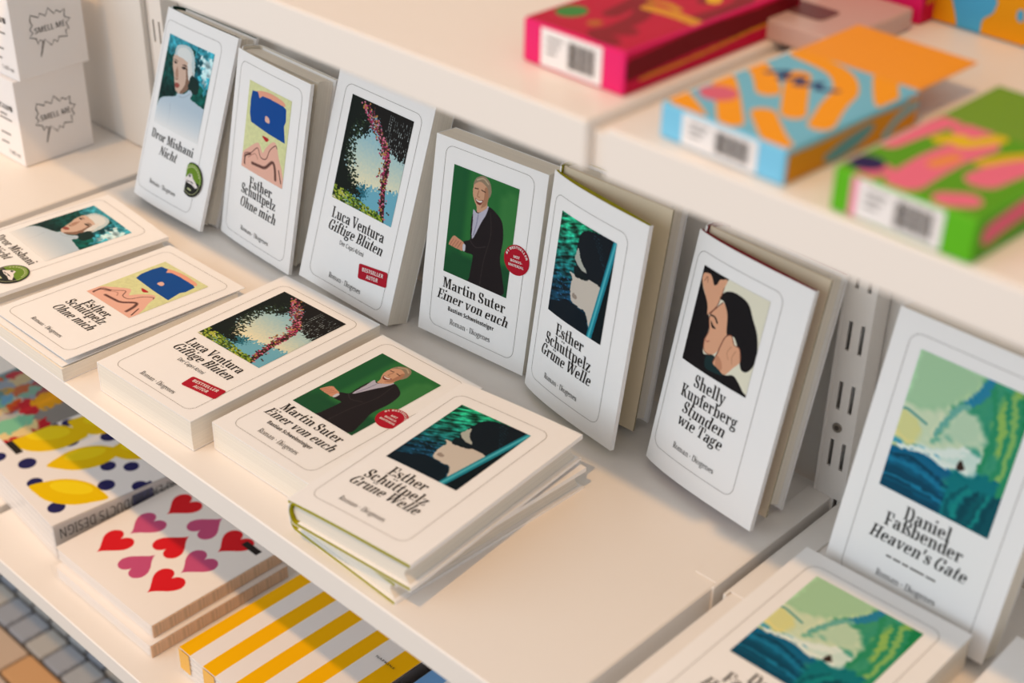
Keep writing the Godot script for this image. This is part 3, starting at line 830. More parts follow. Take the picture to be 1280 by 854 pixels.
# ------------------------------------------------------------------ the scene
func _ready() -> void:
	# camera
	var cam := Camera3D.new()
	cam.name = "camera"
	add_child(cam)
	cam.position = Vector3(1.05117, 0.68178, 0.60112)
	cam.rotation = Vector3(-0.55493, 0.75292, 0.01998)
	cam.fov = rad_to_deg(2.0 * atan(427.0 / 1871.66))
	var att := CameraAttributesPhysical.new()
	att.frustum_focal_length = 12.0 / (427.0 / 1871.66)
	att.frustum_focus_distance = 1.23
	att.exposure_aperture = 4.7
	att.frustum_near = 0.02
	att.frustum_far = 50.0
	cam.attributes = att
	cam.current = true
	# surroundings
	var we := WorldEnvironment.new()
	we.name = "surroundings"
	var env := Environment.new()
	env.background_mode = Environment.BG_COLOR
	env.background_color = Color(0.80, 0.81, 0.83)
	env.background_energy_multiplier = 1.0
	env.tonemap_mode = Environment.TONE_MAPPER_LINEAR
	env.tonemap_exposure = 0.93
	env.sdfgi_enabled = true
	env.ssao_enabled = true
	env.ssil_enabled = true
	we.environment = env
	add_child(we)
	# two warm ceiling spots over the display and the broad daylight from the shop front
	for L in [[Vector3(1.00, 3.2, 1.66), Vector3(0.40, 0.0, 0.05), 5.7, 24.0], [Vector3(-0.40, 3.2, 1.66), Vector3(-0.32, 0.0, -0.02), 3.4, 11.0]]:
		var spot := SpotLight3D.new()
		spot.name = "ceiling_spot"
		add_child(spot, true)
		spot.position = L[0]
		spot.look_at(L[1])
		spot.light_color = Color(1.0, 0.78, 0.52)
		spot.light_energy = L[2]
		spot.light_size = 0.04
		spot.spot_angle = L[3]
		spot.spot_range = 10.0
		spot.spot_attenuation = 2.0
		spot.shadow_enabled = true
	var day := AreaLight3D.new()
	day.name = "shop_front_daylight"
	add_child(day)
	day.position = Vector3(-1.1, 1.3, 3.2)
	day.look_at(Vector3(0.2, 0.1, 0.0))
	day.area_size = Vector2(3.6, 2.2)
	day.light_color = Color(0.90, 0.96, 1.0)
	day.light_energy = 5.5
	day.area_range = 12.0
	day.shadow_enabled = true

	build_setting()
	build_shelves()
	build_books()
	build_top_boxes()
	build_napkins()
	build_cube_boxes()

func box_at(x0: float, x1: float, y0: float, y1: float, z0: float, z1: float, r := 0.001, bev := 0.0008) -> ArrayMesh:
	return rbox(x1 - x0, y1 - y0, z1 - z0, r, bev, null, Vector3((x0 + x1) / 2, y0, (z0 + z1) / 2)).commit()

func build_setting() -> void:
	var wallm := mat("wall paint", hexc("e6e1da"), 0.8)
	struct("wall_back", box_at(-2.2, 2.4, -0.78, 1.9, -0.31, -0.2315), wallm)
	var fl := struct("floor", box_at(-2.4, 2.4, -0.86, -0.7905, -0.30, 3.0), mat("paving", hexc("b3a596"), 0.8))
	part("grout_bed", box_at(-1.05, 0.1, -0.7905, -0.7880, -0.165, 0.18), mat("grout", hexc("5a5149"), 0.9), fl)
	rng.seed = 12
	var greys := ["a3a6aa", "b0aeaa", "b3b6b8", "9a9fa8", "b8b0a5"]
	var tans := ["c9b5a4", "d6c2ae", "c4ac96", "dcc9b2"]
	for k in 5:
		var im := canvas(hexc(greys[k]), 32, 32)
		texmat("stone grey %d" % k, wander(noise_fill(im, 40 + k, 0.10), 3, 0.1, 2, 2), 0.55)
	for k in 4:
		var im := canvas(hexc(tans[k]), 32, 32)
		texmat("stone tan %d" % k, noise_fill(im, 60 + k, 0.08), 0.5)
	texmat("stone rust", noise_fill(canvas(hexc("d0a070"), 32, 32), 71, 0.16), 0.5)
	var px := 0.0455
	for i in 14:   # the row of grey stones along the shelf
		var x := -0.90 + i * px
		part("stone", box_at(x + 0.0022, x + px - 0.0022, -0.7905, -0.781 + rng.randf() * 0.0012, -0.1085, -0.0645, 0.004, 0.0015), mats["stone grey %d" % (rng.randi() % 5)], fl)
	for i in 14:
		var x := -0.915 + i * px
		part("stone", box_at(x + 0.0022, x + px - 0.0022, -0.7905, -0.781 + rng.randf() * 0.0012, -0.1575, -0.1135, 0.004, 0.0015), mats["stone grey %d" % (rng.randi() % 5)], fl)
	for r in 4:
		for i in 8:
			var x := -0.985 + i * 0.104 + r * 0.03
			var z := -0.0585 + r * 0.0505
			var rust := r == 0 and i == 5
			part("tile", box_at(x + 0.002, x + 0.102, -0.7905, -0.781 + rng.randf() * 0.001, z, z + 0.046, 0.003, 0.0012), mats["stone rust"] if rust else mats["stone tan %d" % (rng.randi() % 4)], fl)

func noise_fill(im: Image, seed_: int, amount: float) -> Image:
	var n := noise(seed_, 0.09)
	for y in im.get_height():
		for x in im.get_width():
			var t := 1.0 + amount * 1.6 * n.get_noise_2d(x, y)
			var c := im.get_pixel(x, y)
			im.set_pixel(x, y, Color(c.r * t, c.g * t, c.b * t))
	return im

func shelf_unit(called: String, label: String, x0: float, x1: float, y: float, zf: float, thick: float, brackets: Array) -> Node3D:
	var m := mat("shelf white", hexc("efe9e2"), 0.38)
	var t := thing(called, label, "shelf", Transform3D(Basis(), Vector3((x0 + x1) / 2, y - thick, -0.06)))
	var o := Vector3((x0 + x1) / 2, y - thick, -0.06)
	var inv := Transform3D(Basis(), -o)
	part("shelf_board", box_at(x0, x1, y - thick, y, -0.2195, zf, 0.0015, 0.0011), m, t, inv)
	for s in brackets:
		var xe: float = x1 if s > 0 else x0
		var bo := Node3D.new()
		bo.name = "bracket"
		t.add_child(bo, true)
		bo.transform = inv
		var a := minf(xe, xe + s * 0.0022)
		part("plate", box_at(a, a + 0.0022, y - 0.05, y + 0.0012, -0.2195, -0.067, 0.0006, 0.0005), m, bo)
		var c := minf(xe + s * 0.0004, xe - s * 0.018)
		part("flange", box_at(c, c + 0.0184, y + 0.0001, y + 0.0012, -0.2195, -0.0725, 0.0004, 0.0003), m, bo)
	return t

func post(called: String, label: String, xc: float, ytop: float) -> void:
	var c := CSGCombiner3D.new()
	c.name = called
	add_child(c, true)
	c.position = Vector3(xc, 0, -0.2145)
	c.set_meta("label", label)
	c.set_meta("category", "shelf upright")
	c.set_meta("group", "slotted shelf uprights")
	c.material_override = mat("shelf white", hexc("efe9e2"), 0.38)
	var body := CSGBox3D.new()
	body.name = "profile"
	body.size = Vector3(0.0255, 1.5, 0.02)
	body.position = Vector3(0, 0.1, -0.0055)
	c.add_child(body)
	var groove := CSGBox3D.new()
	groove.name = "groove"
	groove.size = Vector3(0.0016, 1.6, 0.0012)
	groove.operation = CSGShape3D.OPERATION_SUBTRACTION
	groove.position = Vector3(-0.0098, 0.1, 0.0045)
	c.add_child(groove)
	var hollow := CSGBox3D.new()
	hollow.name = "hollow"
	hollow.size = Vector3(0.0225, 1.49, 0.0165)
	hollow.operation = CSGShape3D.OPERATION_SUBTRACTION
	hollow.position = Vector3(0, 0.1, -0.0055)
	c.add_child(hollow)
	for k in range(-5, 5):
		for s in [-1, 1]:
			var hole := CSGBox3D.new()
			hole.name = "slot"
			hole.size = Vector3(0.0032, 0.0237, 0.007)
			hole.operation = CSGShape3D.OPERATION_SUBTRACTION
			hole.position = Vector3(s * 0.00502 + 0.0015, ytop - 0.05 * k - 0.01185, 0.0035)
			c.add_child(hole, true)
	var ring := PackedVector2Array()
	for i in 20:
		ring.append(Vector2(cos(i * TAU / 20), sin(i * TAU / 20)) * 0.0038)
	var sc := part("screw", prism(ring, 0, 0.0012).commit(), mat("steel", hexc("9a938a"), 0.35), c, Transform3D(Basis(Vector3(1, 0, 0), PI / 2), Vector3(-0.001, ytop - 0.0885, 0.0045)))
	mats["steel"].metallic = 0.7
	var ring2 := PackedVector2Array()
	for p in ring:
		ring2.append(p * 0.5)
	part("screw_recess", prism(ring2, 0.0012, 0.0014).commit(), mat("dark recess", hexc("4a443e"), 0.6), sc)

func build_shelves() -> void:
	var Y := 0.39093
	shelf_unit("book_shelf", "long white metal shelf holding the seven lying white books and the standing row", -0.1965, 0.6167, 0.0, 0.10584, 0.02356, [1])
	shelf_unit("book_shelf", "white metal shelf on the right carrying the two wave-picture books", 0.6290, 1.44, 0.0, 0.10584, 0.02356, [-1])
	shelf_unit("side_shelf", "white shelf at the far left under the stacked white cube boxes", -1.02, -0.2080, 0.0, 0.10584, 0.02356, [])
	shelf_unit("upper_shelf", "white shelf above the standing books with the red chocolate box near its end", -0.1965, 0.6155, Y, 0.08638, 0.02676, [])
	shelf_unit("upper_shelf", "white shelf at upper right under the orange-blue and pink-green chocolate boxes", 0.6275, 1.44, Y, 0.08638, 0.02676, [])
	for k in 2:
		var sh := get_node("upper_shelf" if k == 0 else "upper_shelf_001") as Node3D
		var xm := -0.2022 if k == 0 else 0.6215
		part("bracket_arm", box_at(xm - 0.0056, xm + 0.0056, Y - 0.026, Y - 0.006, -0.2195, 0.081, 0.0006, 0.0005), mat("shelf white"), sh, Transform3D(Basis(), -sh.position))
	shelf_unit("napkin_shelf", "low white shelf at lower left stacked with patterned paper napkin packs", -0.1965, 0.6167, -0.32, 0.0985, 0.022, [])
	shelf_unit("napkin_shelf", "low white shelf beyond the left end of the fruit-print napkin pack", -1.02, -0.2080, -0.32, 0.0985, 0.022, [])
	# the next shelf up, above the picture, shades the back of the upper one
	struct("trim_1", box_at(-1.02, 1.44, 0.775, 0.802, -0.2195, 0.0864), mat("shelf white"))
	post("slotted_upright", "white slotted metal upright with a screw between the kissing-couple book and the right-hand wave book", 0.6163, 0.151)
	post("slotted_upright", "white slotted metal upright at the far left beside the standing hooded-woman book", -0.2135, 0.153)
	var pn := thing("back_panel", "white back panel behind the stacked cube boxes at the far left", "panel", Transform3D(Basis(), Vector3(-0.6, 0, -0.2)))
	part("board", box_at(-1.0, -0.2275, 0.001, 0.36, -0.231, -0.2035), mat("wall paint"), pn, Transform3D(Basis(), Vector3(0.6, 0, 0.2)))

func build_books() -> void:
	var olive := hexc("a39c10")
	var wine := hexc("8a1424")
	var green := hexc("12352a")
	var cream := hexc("e4dccd")
	var row := "books standing along the back of the white shelf"
	var lie := "books lying face up on the white shelf"
	var b: Node3D
	b = thing("standing_book", "standing white book with the hooded woman in a white turtleneck and a round green-black sticker", "book", standing(-0.16102, 0.0064, -0.12958, -0.03496, 0.33373, -0.00344), row)
	hardcover(b, "hood", 0.0175, 0.07, 0.0035, green, 0.0015)
	b = thing("standing_book", "standing white book whose picture is a face under flat blue hair on pale green", "book", standing(-0.03558, 0.0046, -0.14321, -0.07955, 0.20236, -0.00416), row)
	hardcover(b, "bluehair", 0.024, 0.07, 0.002, cream, 0.002, 0.0, 0.035)
	b = thing("standing_book", "standing white book with the flowery coast view and a red rectangular sticker", "book", standing(0.09016, 0.0078, -0.13727, -0.01288, 0.30033, -0.01427), row)
	paperback(b, "coast", 0.024)
	b = thing("standing_book", "standing white book with the laughing man on green and a round red sticker", "book", standing(0.23245, 0.0068, -0.15303, 0.0857, 0.13466, -0.01824), row)
	paperback(b, "laughing", 0.024)
	b = thing("standing_book", "standing olive-edged book, cover ajar, with a pale face against green water", "book", standing(0.35678, 0.00506, -0.15612, -0.21209, 0.13665, 0.01469), row)
	hardcover(b, "waveface", 0.027, 0.25, 0.0045, olive, 0.0045, 0.007, 0.0, 0.0032)
	b = thing("standing_book", "standing dark-red-edged book with the dark-haired couple embracing", "book", standing(0.49214, 0.00562, -0.14794, -0.198, 0.21298, 0.028), row)
	hardcover(b, "embrace", 0.0275, 0.15, 0.0045, wine, 0.004, 0.004, 0.0, 0.003)
	b = thing("standing_book", "standing white book with the green surfing wave at the right edge of the picture", "book", standing(0.66429, 0.00589, -0.12677, -0.01933, 0.242, 0.0), row)
	paperback(b, "surf", 0.02)
	# lying copies
	b = thing("lying_book", "lying white book with the hooded woman, leftmost of the books lying on the shelf", "book", flat_down(-0.17427, 0.0150, 0.09114, -0.08304, -0.0006, -0.0004), lie)
	hardcover(b, "hood", 0.0142, 0.004, 0.0012, green)
	b = thing("lying_book", "lying white book with the blue-haired face, its front cover lifted off the pages", "book", flat_down(-0.02835, 0.0202, 0.10172, -0.00392, -0.0265, 0.0075), lie)
	loose_cover_book(b)
	b = thing("lying_book", "lying white book with the flowery coast view and a red rectangular sticker", "book", flat_down(0.11652, 0.0280, 0.09145, 0.02505, 0.0005, 0.0005), lie)
	paperback(b, "coast", 0.0274)
	b = thing("lying_book", "lying white book with the laughing man on green, partly under the olive-edged pair", "book", flat_down(0.247, 0.0257, 0.07503, 0.01687, 0.0005, 0.0), lie)
	paperback(b, "laughing", 0.0252)
	b = thing("lying_book", "lower olive-edged hardback of the lying pair, mostly covered and turned a little clockwise", "book", flat_down(0.3625, 0.0200, 0.0950, -0.0235, 0.0, 0.0), lie)
	hardcover(b, "waveface", 0.0195, 0.01, 0.0, olive)
	b = thing("lying_book", "upper olive-edged hardback of the lying pair with a pale face against green water", "book", flat_down(0.37897, 0.0422, 0.10782, 0.08482, 0.0128, 0.0300), lie)
	hardcover(b, "waveface", 0.0205, 0.03, 0.001, olive)
	b = thing("lying_book", "lying white book with the green surfing wave on the right-hand shelf", "book", flat_down(0.65822, 0.0289, 0.08161, 0.01129, 0.0, 0.0), lie)
	paperback(b, "surf", 0.0284)
	b = thing("blank_book", "corner of a plain white lying book at the right edge of the picture", "book", flat_down(0.8036, 0.0265, 0.03, 0.02, 0.0, 0.0))
	var white := mat("cover white")
	part("front_cover", prism(pts([0.0, 0.0, 0.12, 0.0, 0.12, -0.0006, 0.0, -0.0006]), 0, 0.172).commit(), white, b)
	part("spine", prism(pts([0.0, -0.0006, 0.0008, -0.0006, 0.0008, -0.0254, 0.0, -0.0254]), 0, 0.172).commit(), white, b)
	part("back_cover", prism(pts([0.0, -0.0254, 0.12, -0.0254, 0.12, -0.026, 0.0, -0.026]), 0, 0.172).commit(), white, b)
	part("page_block", prism(pts([0.0009, -0.0007, 0.119, -0.0007, 0.119, -0.0253, 0.0009, -0.0253]), 0.0003, 0.1717).commit(), pages(), b)

# the lying book whose front cover has sprung up from its pages
func loose_cover_book(b: Node3D) -> void:
	var title := "bluehair"
	var w: float = size_of[title][0] / 1000.0
	var h: float = size_of[title][1] / 1000.0
	var white := mat("cover white")
	part("front_cover", prism(strip(w, no_bend, 0, -0.0007), 0, h).commit(), white, b)
	var inv := b.transform.affine_inverse()
	var body := flat_down(-0.0300, 0.0128, 0.1056, -0.004, 0.0, 0.0)
	var rel := inv * body
	part("title_page", prism(strip(w - 0.001, no_bend, 0, -0.0006), 0.0, h - 0.001).commit(), white, b, inv * flat_down(-0.0296, 0.0146, 0.1048, -0.004, -0.009, 0.002))
	part("page_block", prism(pts([0.0, 0.0, w, 0.0, w, -0.0118, 0.0, -0.0118]), 0.0, h - 0.003).commit(), pages(), b, rel)
	part("back_cover", prism(pts([0.0, -0.0118, w, -0.0118, w, -0.0125, 0.0, -0.0125]), 0.0, h - 0.002).commit(), white, b, rel)
	part("spine", prism(pts([-0.0008, 0.001, 0.0, 0.001, 0.0, -0.0125, -0.0008, -0.0125]), 0.0, h - 0.002).commit(), white, b, rel)
	print_cover(b, title, no_bend)

# ------------------------------------------------------------------ chocolate boxes on the upper shelf
func banded(a: Color, c: Color, seed_: int, freq: float, lean: float, cut := 0.0) -> Image:
	var im := canvas(a, 160, 240)
	var n := noise(seed_, 0.012, 2)
	for y in 240:
		for x in 160:
			var t := sin((x + y * lean) * freq + 4.2 * n.get_noise_2d(x, y * 0.5)) - 0.9 * n.get_noise_2d(x * 1.5 + 300, y * 0.7 + 80)
			if t > cut:
				im.set_pixel(x, y, c)
	return im

func choc_box(label: String, x0: float, z0: float, turn: float, wide: float, tall: float, deep: float, art: Image, key: String, edge: Color, side_art: Image, flap: Color, flap_len: float, with_label := true) -> Node3D:
	var t := thing("chocolate_box", label, "box", Transform3D(Basis(Vector3(0, 1, 0), turn), Vector3(x0, 0.39093, z0)), "flat chocolate boxes on the upper shelf")
	# origin at the front left base corner; x to the right, -z to the back
	part("carton", rbox(wide, tall, deep, 0.0015, 0.001, null, Vector3(wide / 2, 0.0003, -deep / 2)).commit(), mat("carton " + key, edge, 0.45), t)
	var m := texmat("carton print " + key, art, 0.42)
	part("top_print", sheet(1, 1, func(u, v): return Vector3(0.001 + u * (wide - 0.002), tall + 0.0005, -0.001 - v * (deep - 0.002))).commit(), m, t)
	part("side_print", sheet(1, 1, func(u, v): return Vector3(wide + 0.0002, 0.001 + v * (tall - 0.002), -0.001 - u * (deep - 0.002))).commit(), texmat("carton side " + key, side_art, 0.42), t)
	if with_label:
		var lx0 := wide * 0.19
		var lx1 := wide * 0.79
		var lab := part("barcode_label", prism(pts([lx0, 0.0, lx1, 0.0, lx1, 0.0003, lx0, 0.0003]), tall * 0.06, tall * 0.93).commit(), mat("label white", hexc("f2efee"), 0.5), t, Transform3D(Basis(), Vector3(0, 0.0003, 0.0001)))
		var bars := st()
		rng.seed = 77
		var x := lerpf(lx0, lx1, 0.46)
		while x < lerpf(lx0, lx1, 0.90):
			var k := 0.0003 + rng.randf() * 0.0011
			flat_poly(pts([x, tall * 0.2, x + k, tall * 0.2, x + k, tall * 0.8, x, tall * 0.8]), flat_warp(0.0005), bars)
			x += k + 0.0004 + rng.randf() * 0.0005
		part("barcode", bars.commit(), mat("ink"), lab)
		var fine := st()
		for r in 3:
			flat_poly(pts([lerpf(lx0, lx1, 0.1), tall * (0.7 - 0.16 * r), lerpf(lx0, lx1, 0.36 - 0.05 * r), tall * (0.7 - 0.16 * r), lerpf(lx0, lx1, 0.36 - 0.05 * r), tall * (0.75 - 0.16 * r), lerpf(lx0, lx1, 0.1), tall * (0.75 - 0.16 * r)]), flat_warp(0.0005), fine)
		part("small_print", fine.commit(), mat("ink grey", hexc("77716c"), 0.6), lab)
	if flap_len > 0.0:
		part("lid_flap", prism(pts([0.001, 0.0, wide - 0.001, 0.0, wide - 0.001, -flap_len, 0.001, -flap_len]), 0, 0.0009).commit(), mat("flap " + key, flap, 0.5), t, Transform3D(Basis(Vector3(1, 0, 0), 0.02), Vector3(0, tall - 0.0005, -deep + 0.001)))
	return t

func blob(im: Image, u: float, v: float, r: float, c: Color) -> void:
	disc(im, u * im.get_width(), v * im.get_height(), r * im.get_width(), r * im.get_width(), c)

func build_top_boxes() -> void:
	# red box
	var red := canvas(hexc("c00a36"), 160, 300)
	for q in [[0.1, 0.35, 0.3, 0.5, 0.4, 0.75], [0.45, 0.6, 0.6, 0.72, 0.65, 0.95], [0.75, 0.85, 0.6, 0.93, 0.8, 0.97], [0.8, 0.2, 0.95, 0.35, 0.92, 0.6], [0.55, 0.1, 0.7, 0.2, 0.72, 0.4]]:
		stroke(red, q, hexc("8a0f1c"), 0.15)
	blob(red, 0.154, 0.84, 0.12, hexc("3f8a3a"))
	blob(red, 0.45, 0.87, 0.06, hexc("b8651f"))
	stroke(red, [0.5, 0.61, 0.75, 0.60, 1.0, 0.61], hexc("d9961f"), 0.11)
	stroke(red, [0.42, 0.55, 0.55, 0.53, 0.7, 0.55], hexc("d08a1f"), 0.07)
	stroke(red, [0.25, 0.40, 0.4, 0.33, 0.5, 0.38, 0.62, 0.31, 0.76, 0.38], hexc("e2b21c"), 0.12)
	stroke(red, [0.5, 0.27, 0.62, 0.22, 0.7, 0.28], hexc("e2b21c"), 0.1)
	var red_side := canvas(hexc("c8103e"), 300, 48)
	stroke(red_side, [0.03, 0.42, 0.4, 0.3, 0.72, 0.36, 0.95, 0.3], hexc("74101a"), 0.085)
	stroke(red_side, [0.08, 0.75, 0.4, 0.72, 0.7, 0.62, 0.92, 0.6], hexc("d0801f"), 0.016)
	choc_box("red and dark-red chocolate box with a green dot and barcode label", 0.5389, 0.0507, -0.014, 0.0702, 0.0235, 0.150, red, "red", hexc("e8176c"), red_side, hexc("c01040"), 0.0)
	# orange and blue box
	var org := hexc("f5a00c")
	var ob := canvas(hexc("74bcd8"), 160, 226)
	for q in [[0.0, 0.90, 0.12, 0.95, 0.27, 1.02], [0.0, 0.58, 0.2, 0.72, 0.5, 0.95], [0.0, 0.33, 0.15, 0.4, 0.34, 0.54], [0.31, 0.28, 0.5, 0.48, 0.69, 0.67], [0.08, 0.04, 0.45, 0.1, 0.68, 0.26, 0.78, 0.45, 0.92, 0.68], [0.56, 0.77, 0.8, 0.92, 1.02, 1.03], [0.74, 0.0, 0.88, 0.14, 1.0, 0.25]]:
		stroke(ob, q, org, 0.17)
	blob(ob, 0.15, 0.74, 0.13, hexc("d8647c"))
	var navy := hexc("24386c")
	stroke(ob, [0.13, 0.36, 0.22, 0.28, 0.26, 0.38, 0.36, 0.29, 0.4, 0.38, 0.5, 0.28], navy, 0.05)
	stroke(ob, [0.44, 0.36, 0.5, 0.3, 0.55, 0.35, 0.65, 0.30], navy, 0.05)
	var ob_side := canvas(hexc("d98a12"), 226, 40)
	stroke(ob_side, [0.3, 0.75, 0.45, 0.5, 0.62, 0.4, 0.5, 0.72, 0.34, 0.82], hexc("5f98ac"), 0.05)
	stroke(ob_side, [0.0, 0.0, 0.3, 0.05, 0.6, 0.0, 0.9, 0.1], hexc("6fb0c6"), 0.03)
	stroke(ob_side, [0.75, 0.9, 0.85, 0.5, 1.0, 0.3], hexc("6fb0c6"), 0.05)
	choc_box("orange and light-blue wavy-striped chocolate box with pink dot and open orange flap", 0.6516, 0.0757, -0.05, 0.0738, 0.0178, 0.104, ob, "orange", hexc("7ccbee"), ob_side, hexc("f29a06"), 0.052)
	# pink and green box
	var pink := hexc("e8708c")
	var pg := canvas(hexc("5aa012"), 160, 190)
	stroke(pg, [0.02, 0.55, 0.05, 0.3, 0.1, 0.02], pink, 0.16)
	stroke(pg, [0.42, 0.90, 0.40, 0.55, 0.44, 0.2], pink, 0.26)
	stroke(pg, [0.27, 0.1, 0.32, 0.0], pink, 0.2)
	stroke(pg, [0.74, 0.58, 0.78, 0.3, 0.86, 0.05], pink, 0.24)
	stroke(pg, [0.74, 0.92, 0.82, 0.86], pink, 0.2)
	stroke(pg, [0.2, 0.98, 0.22, 0.86], pink, 0.14)
	blob(pg, 0.1, 0.86, 0.12, hexc("2a1c52"))
	stroke(pg, [0.22, 0.3, 0.3, 0.2, 0.36, 0.26, 0.48, 0.05], hexc("e2be1c"), 0.12)
	stroke(pg, [0.6, 0.4, 0.7, 0.2, 0.8, 0.1], hexc("d9b41c"), 0.10)
	stroke(pg, [0.4, 0.6, 0.44, 0.45], hexc("e8943a"), 0.10)
	var pg_side := canvas(hexc("4f9a12"), 190, 46)
	stroke(pg_side, [0.12, 0.45, 0.5, 0.3, 0.95, 0.35], hexc("e0607c"), 0.13)
	var pb := choc_box("pink and green spotted chocolate box with dark dot, nearest to the right edge", 0.7515, 0.0825, -0.04, 0.0695, 0.0205, 0.082, pg, "green", hexc("5cb80e"), pg_side, hexc("6f9a12"), 0.05)
	part("front_stripe", prism(pts([0.0095, 0.0, 0.0195, 0.0, 0.0195, 0.0002, 0.0095, 0.0002]), 0.001, 0.0195).commit(), mat("stripe pink", hexc("f08aa8"), 0.5), pb, Transform3D(Basis(), Vector3(0, 0.0003, 0.0)))
	# back row
	var clear := thing("plastic_tray", "clear plastic chocolate tray with brown print lying behind the red box", "tray", Transform3D(Basis(Vector3(0, 1, 0), -0.03), Vector3(0.6235, 0.39093, -0.075)))
	part("tray_floor", rbox(0.066, 0.012, 0.075, 0.003, 0.001, null, Vector3(0, 0.0004, -0.03)).commit(), mat("tray", hexc("c9a9a0"), 0.3), clear)
	part("print_band", prism(rr(0.03, 0.02, 0.004), 0.0126, 0.0129).commit(), mat("tray print", hexc("6d4140"), 0.5), clear, Transform3D(Basis(), Vector3(-0.005, 0, -0.02)))
	part("tray_rim", rbox(0.004, 0.016, 0.075, 0.001, 0.0006, null, Vector3(-0.033, 0.0004, -0.03)).commit(), mat("rim", hexc("ddd0c8"), 0.3), clear)
	var red2 := banded(hexc("d8104a"), hexc("a00c2a"), 25, 0.06, 0.4, 0.3)
	choc_box("magenta-red chocolate box in the back row at the top edge of the picture", 0.5900, -0.1500, 0.0, 0.068, 0.05, 0.05, red2, "red back", hexc("d0105c"), red_side, hexc("c01040"), 0.0, false)
	var ob2 := banded(hexc("4fa9cf"), hexc("ee9a14"), 29, 0.09, 0.4, 0.1)
	var bb := choc_box("upright orange and blue chocolate box in the back row at the upper right corner", 0.6565, -0.1640, -0.05, 0.12, 0.09, 0.024, ob2, "orange back", hexc("4fa9cf"), ob_side, hexc("ee9510"), 0.0, false)
	var fm := texmat("carton front back row", banded(hexc("4fa9cf"), hexc("ee9a14"), 33, 0.11, 0.3, 0.05), 0.42)
	part("front_print", sheet(1, 1, func(u, v): return Vector3(0.001 + u * 0.118, 0.001 + v * 0.088, 0.0003)).commit(), fm, bb)

# ------------------------------------------------------------------ napkin packs on the lower shelf
func heart(cx: float, cy: float, up: float, s: float) -> Array:   # picture coordinates, y down
	var o: Array = []
	for i in 28:
		var t := TAU * i / 28.0
		var x := 16.0 * pow(sin(t), 3)
		var y := 13.0 * cos(t) - 5.0 * cos(2 * t) - 2.0 * cos(3 * t) - cos(4 * t)
		o.append(cx + x / 32.0 * s)
		o.append(cy - up * (y + 2.5) / 29.0 * s)
	return o

func film() -> StandardMaterial3D:
	if not mats.has("film"):
		var m := mat("film", Color(0.95, 0.95, 0.95, 0.06), 0.12)
		m.transparency = BaseMaterial3D.TRANSPARENCY_ALPHA
		m.cull_mode = BaseMaterial3D.CULL_DISABLED
	return mats["film"]

# crumpled clear wrapping: a thin shell just outside the pack
func film_wrap(t: Node3D, w: float, h: float, d: float, seed_: int) -> void:
	var n := noise(seed_, 28.0, 3)
	var s := st()
	var push := func(p: Vector3) -> Vector3:
		return p + Vector3(n.get_noise_3d(p.x, p.y, p.z), n.get_noise_3d(p.x + 3, p.y, p.z), n.get_noise_3d(p.x, p.y, p.z + 3)) * 0.0016
	var g := 0.0022
	sheet(22, 5, func(u, v): return push.call(Vector3(-g + u * (w + 2 * g), 0.002 + v * (h + g - 0.002), g)), s)
	sheet(22, 5, func(u, v): return push.call(Vector3(w + g, 0.002 + v * (h + g - 0.002), g - u * (d + 2 * g))), s)
	part("plastic_wrap", s.commit(), film(), t)

func napkins(label: String, x: float, y: float, z: float, turn: float, w: float, h: float, d: float, art: Image, key: String, side: Material, wrapped := true) -> Node3D:
	# origin at the front left base corner; x to the right, -z to the back
	var t := thing("napkin_pack", label, "napkins", Transform3D(Basis(Vector3(0, 1, 0), turn), Vector3(x, y, z)), "paper napkin packs on the low shelf")
	var layers := 5
	var m := mat("napkin paper", hexc("e9e2dc"), 0.85)
	for k in layers:   # folded napkins, one above the other
		var hh := h / layers
		var sh := 0.0006 * sin(k * 2.3 + x * 90)
		part("napkin", rbox(w - 0.0015, hh - 0.0002, d - 0.0015, 0.004, minf(0.0011, hh * 0.3), null, Vector3(w / 2 + sh, k * hh + 0.0003, -d / 2)).commit(), m, t)
	part("printed_top", sheet(16, 16, func(u, v): return Vector3(0.0008 + u * (w - 0.0016), h + 0.0002 + 0.0016 * sqrt(maxf(0.0, sin(PI * u) * sin(PI * v))), -0.0008 - v * (d - 0.0016))).commit(), texmat("napkin print " + key, art, 0.5), t)
	if side:
		part("side_band", prism(pts([w - 0.0006, -0.001, w + 0.0006, -0.001, w + 0.0006, -d + 0.001, w - 0.0006, -d + 0.001]), 0.0005, h - 0.0002).commit(), side, t)
	if wrapped:
		film_wrap(t, w, h, d, key.hash() % 1000)
	return t

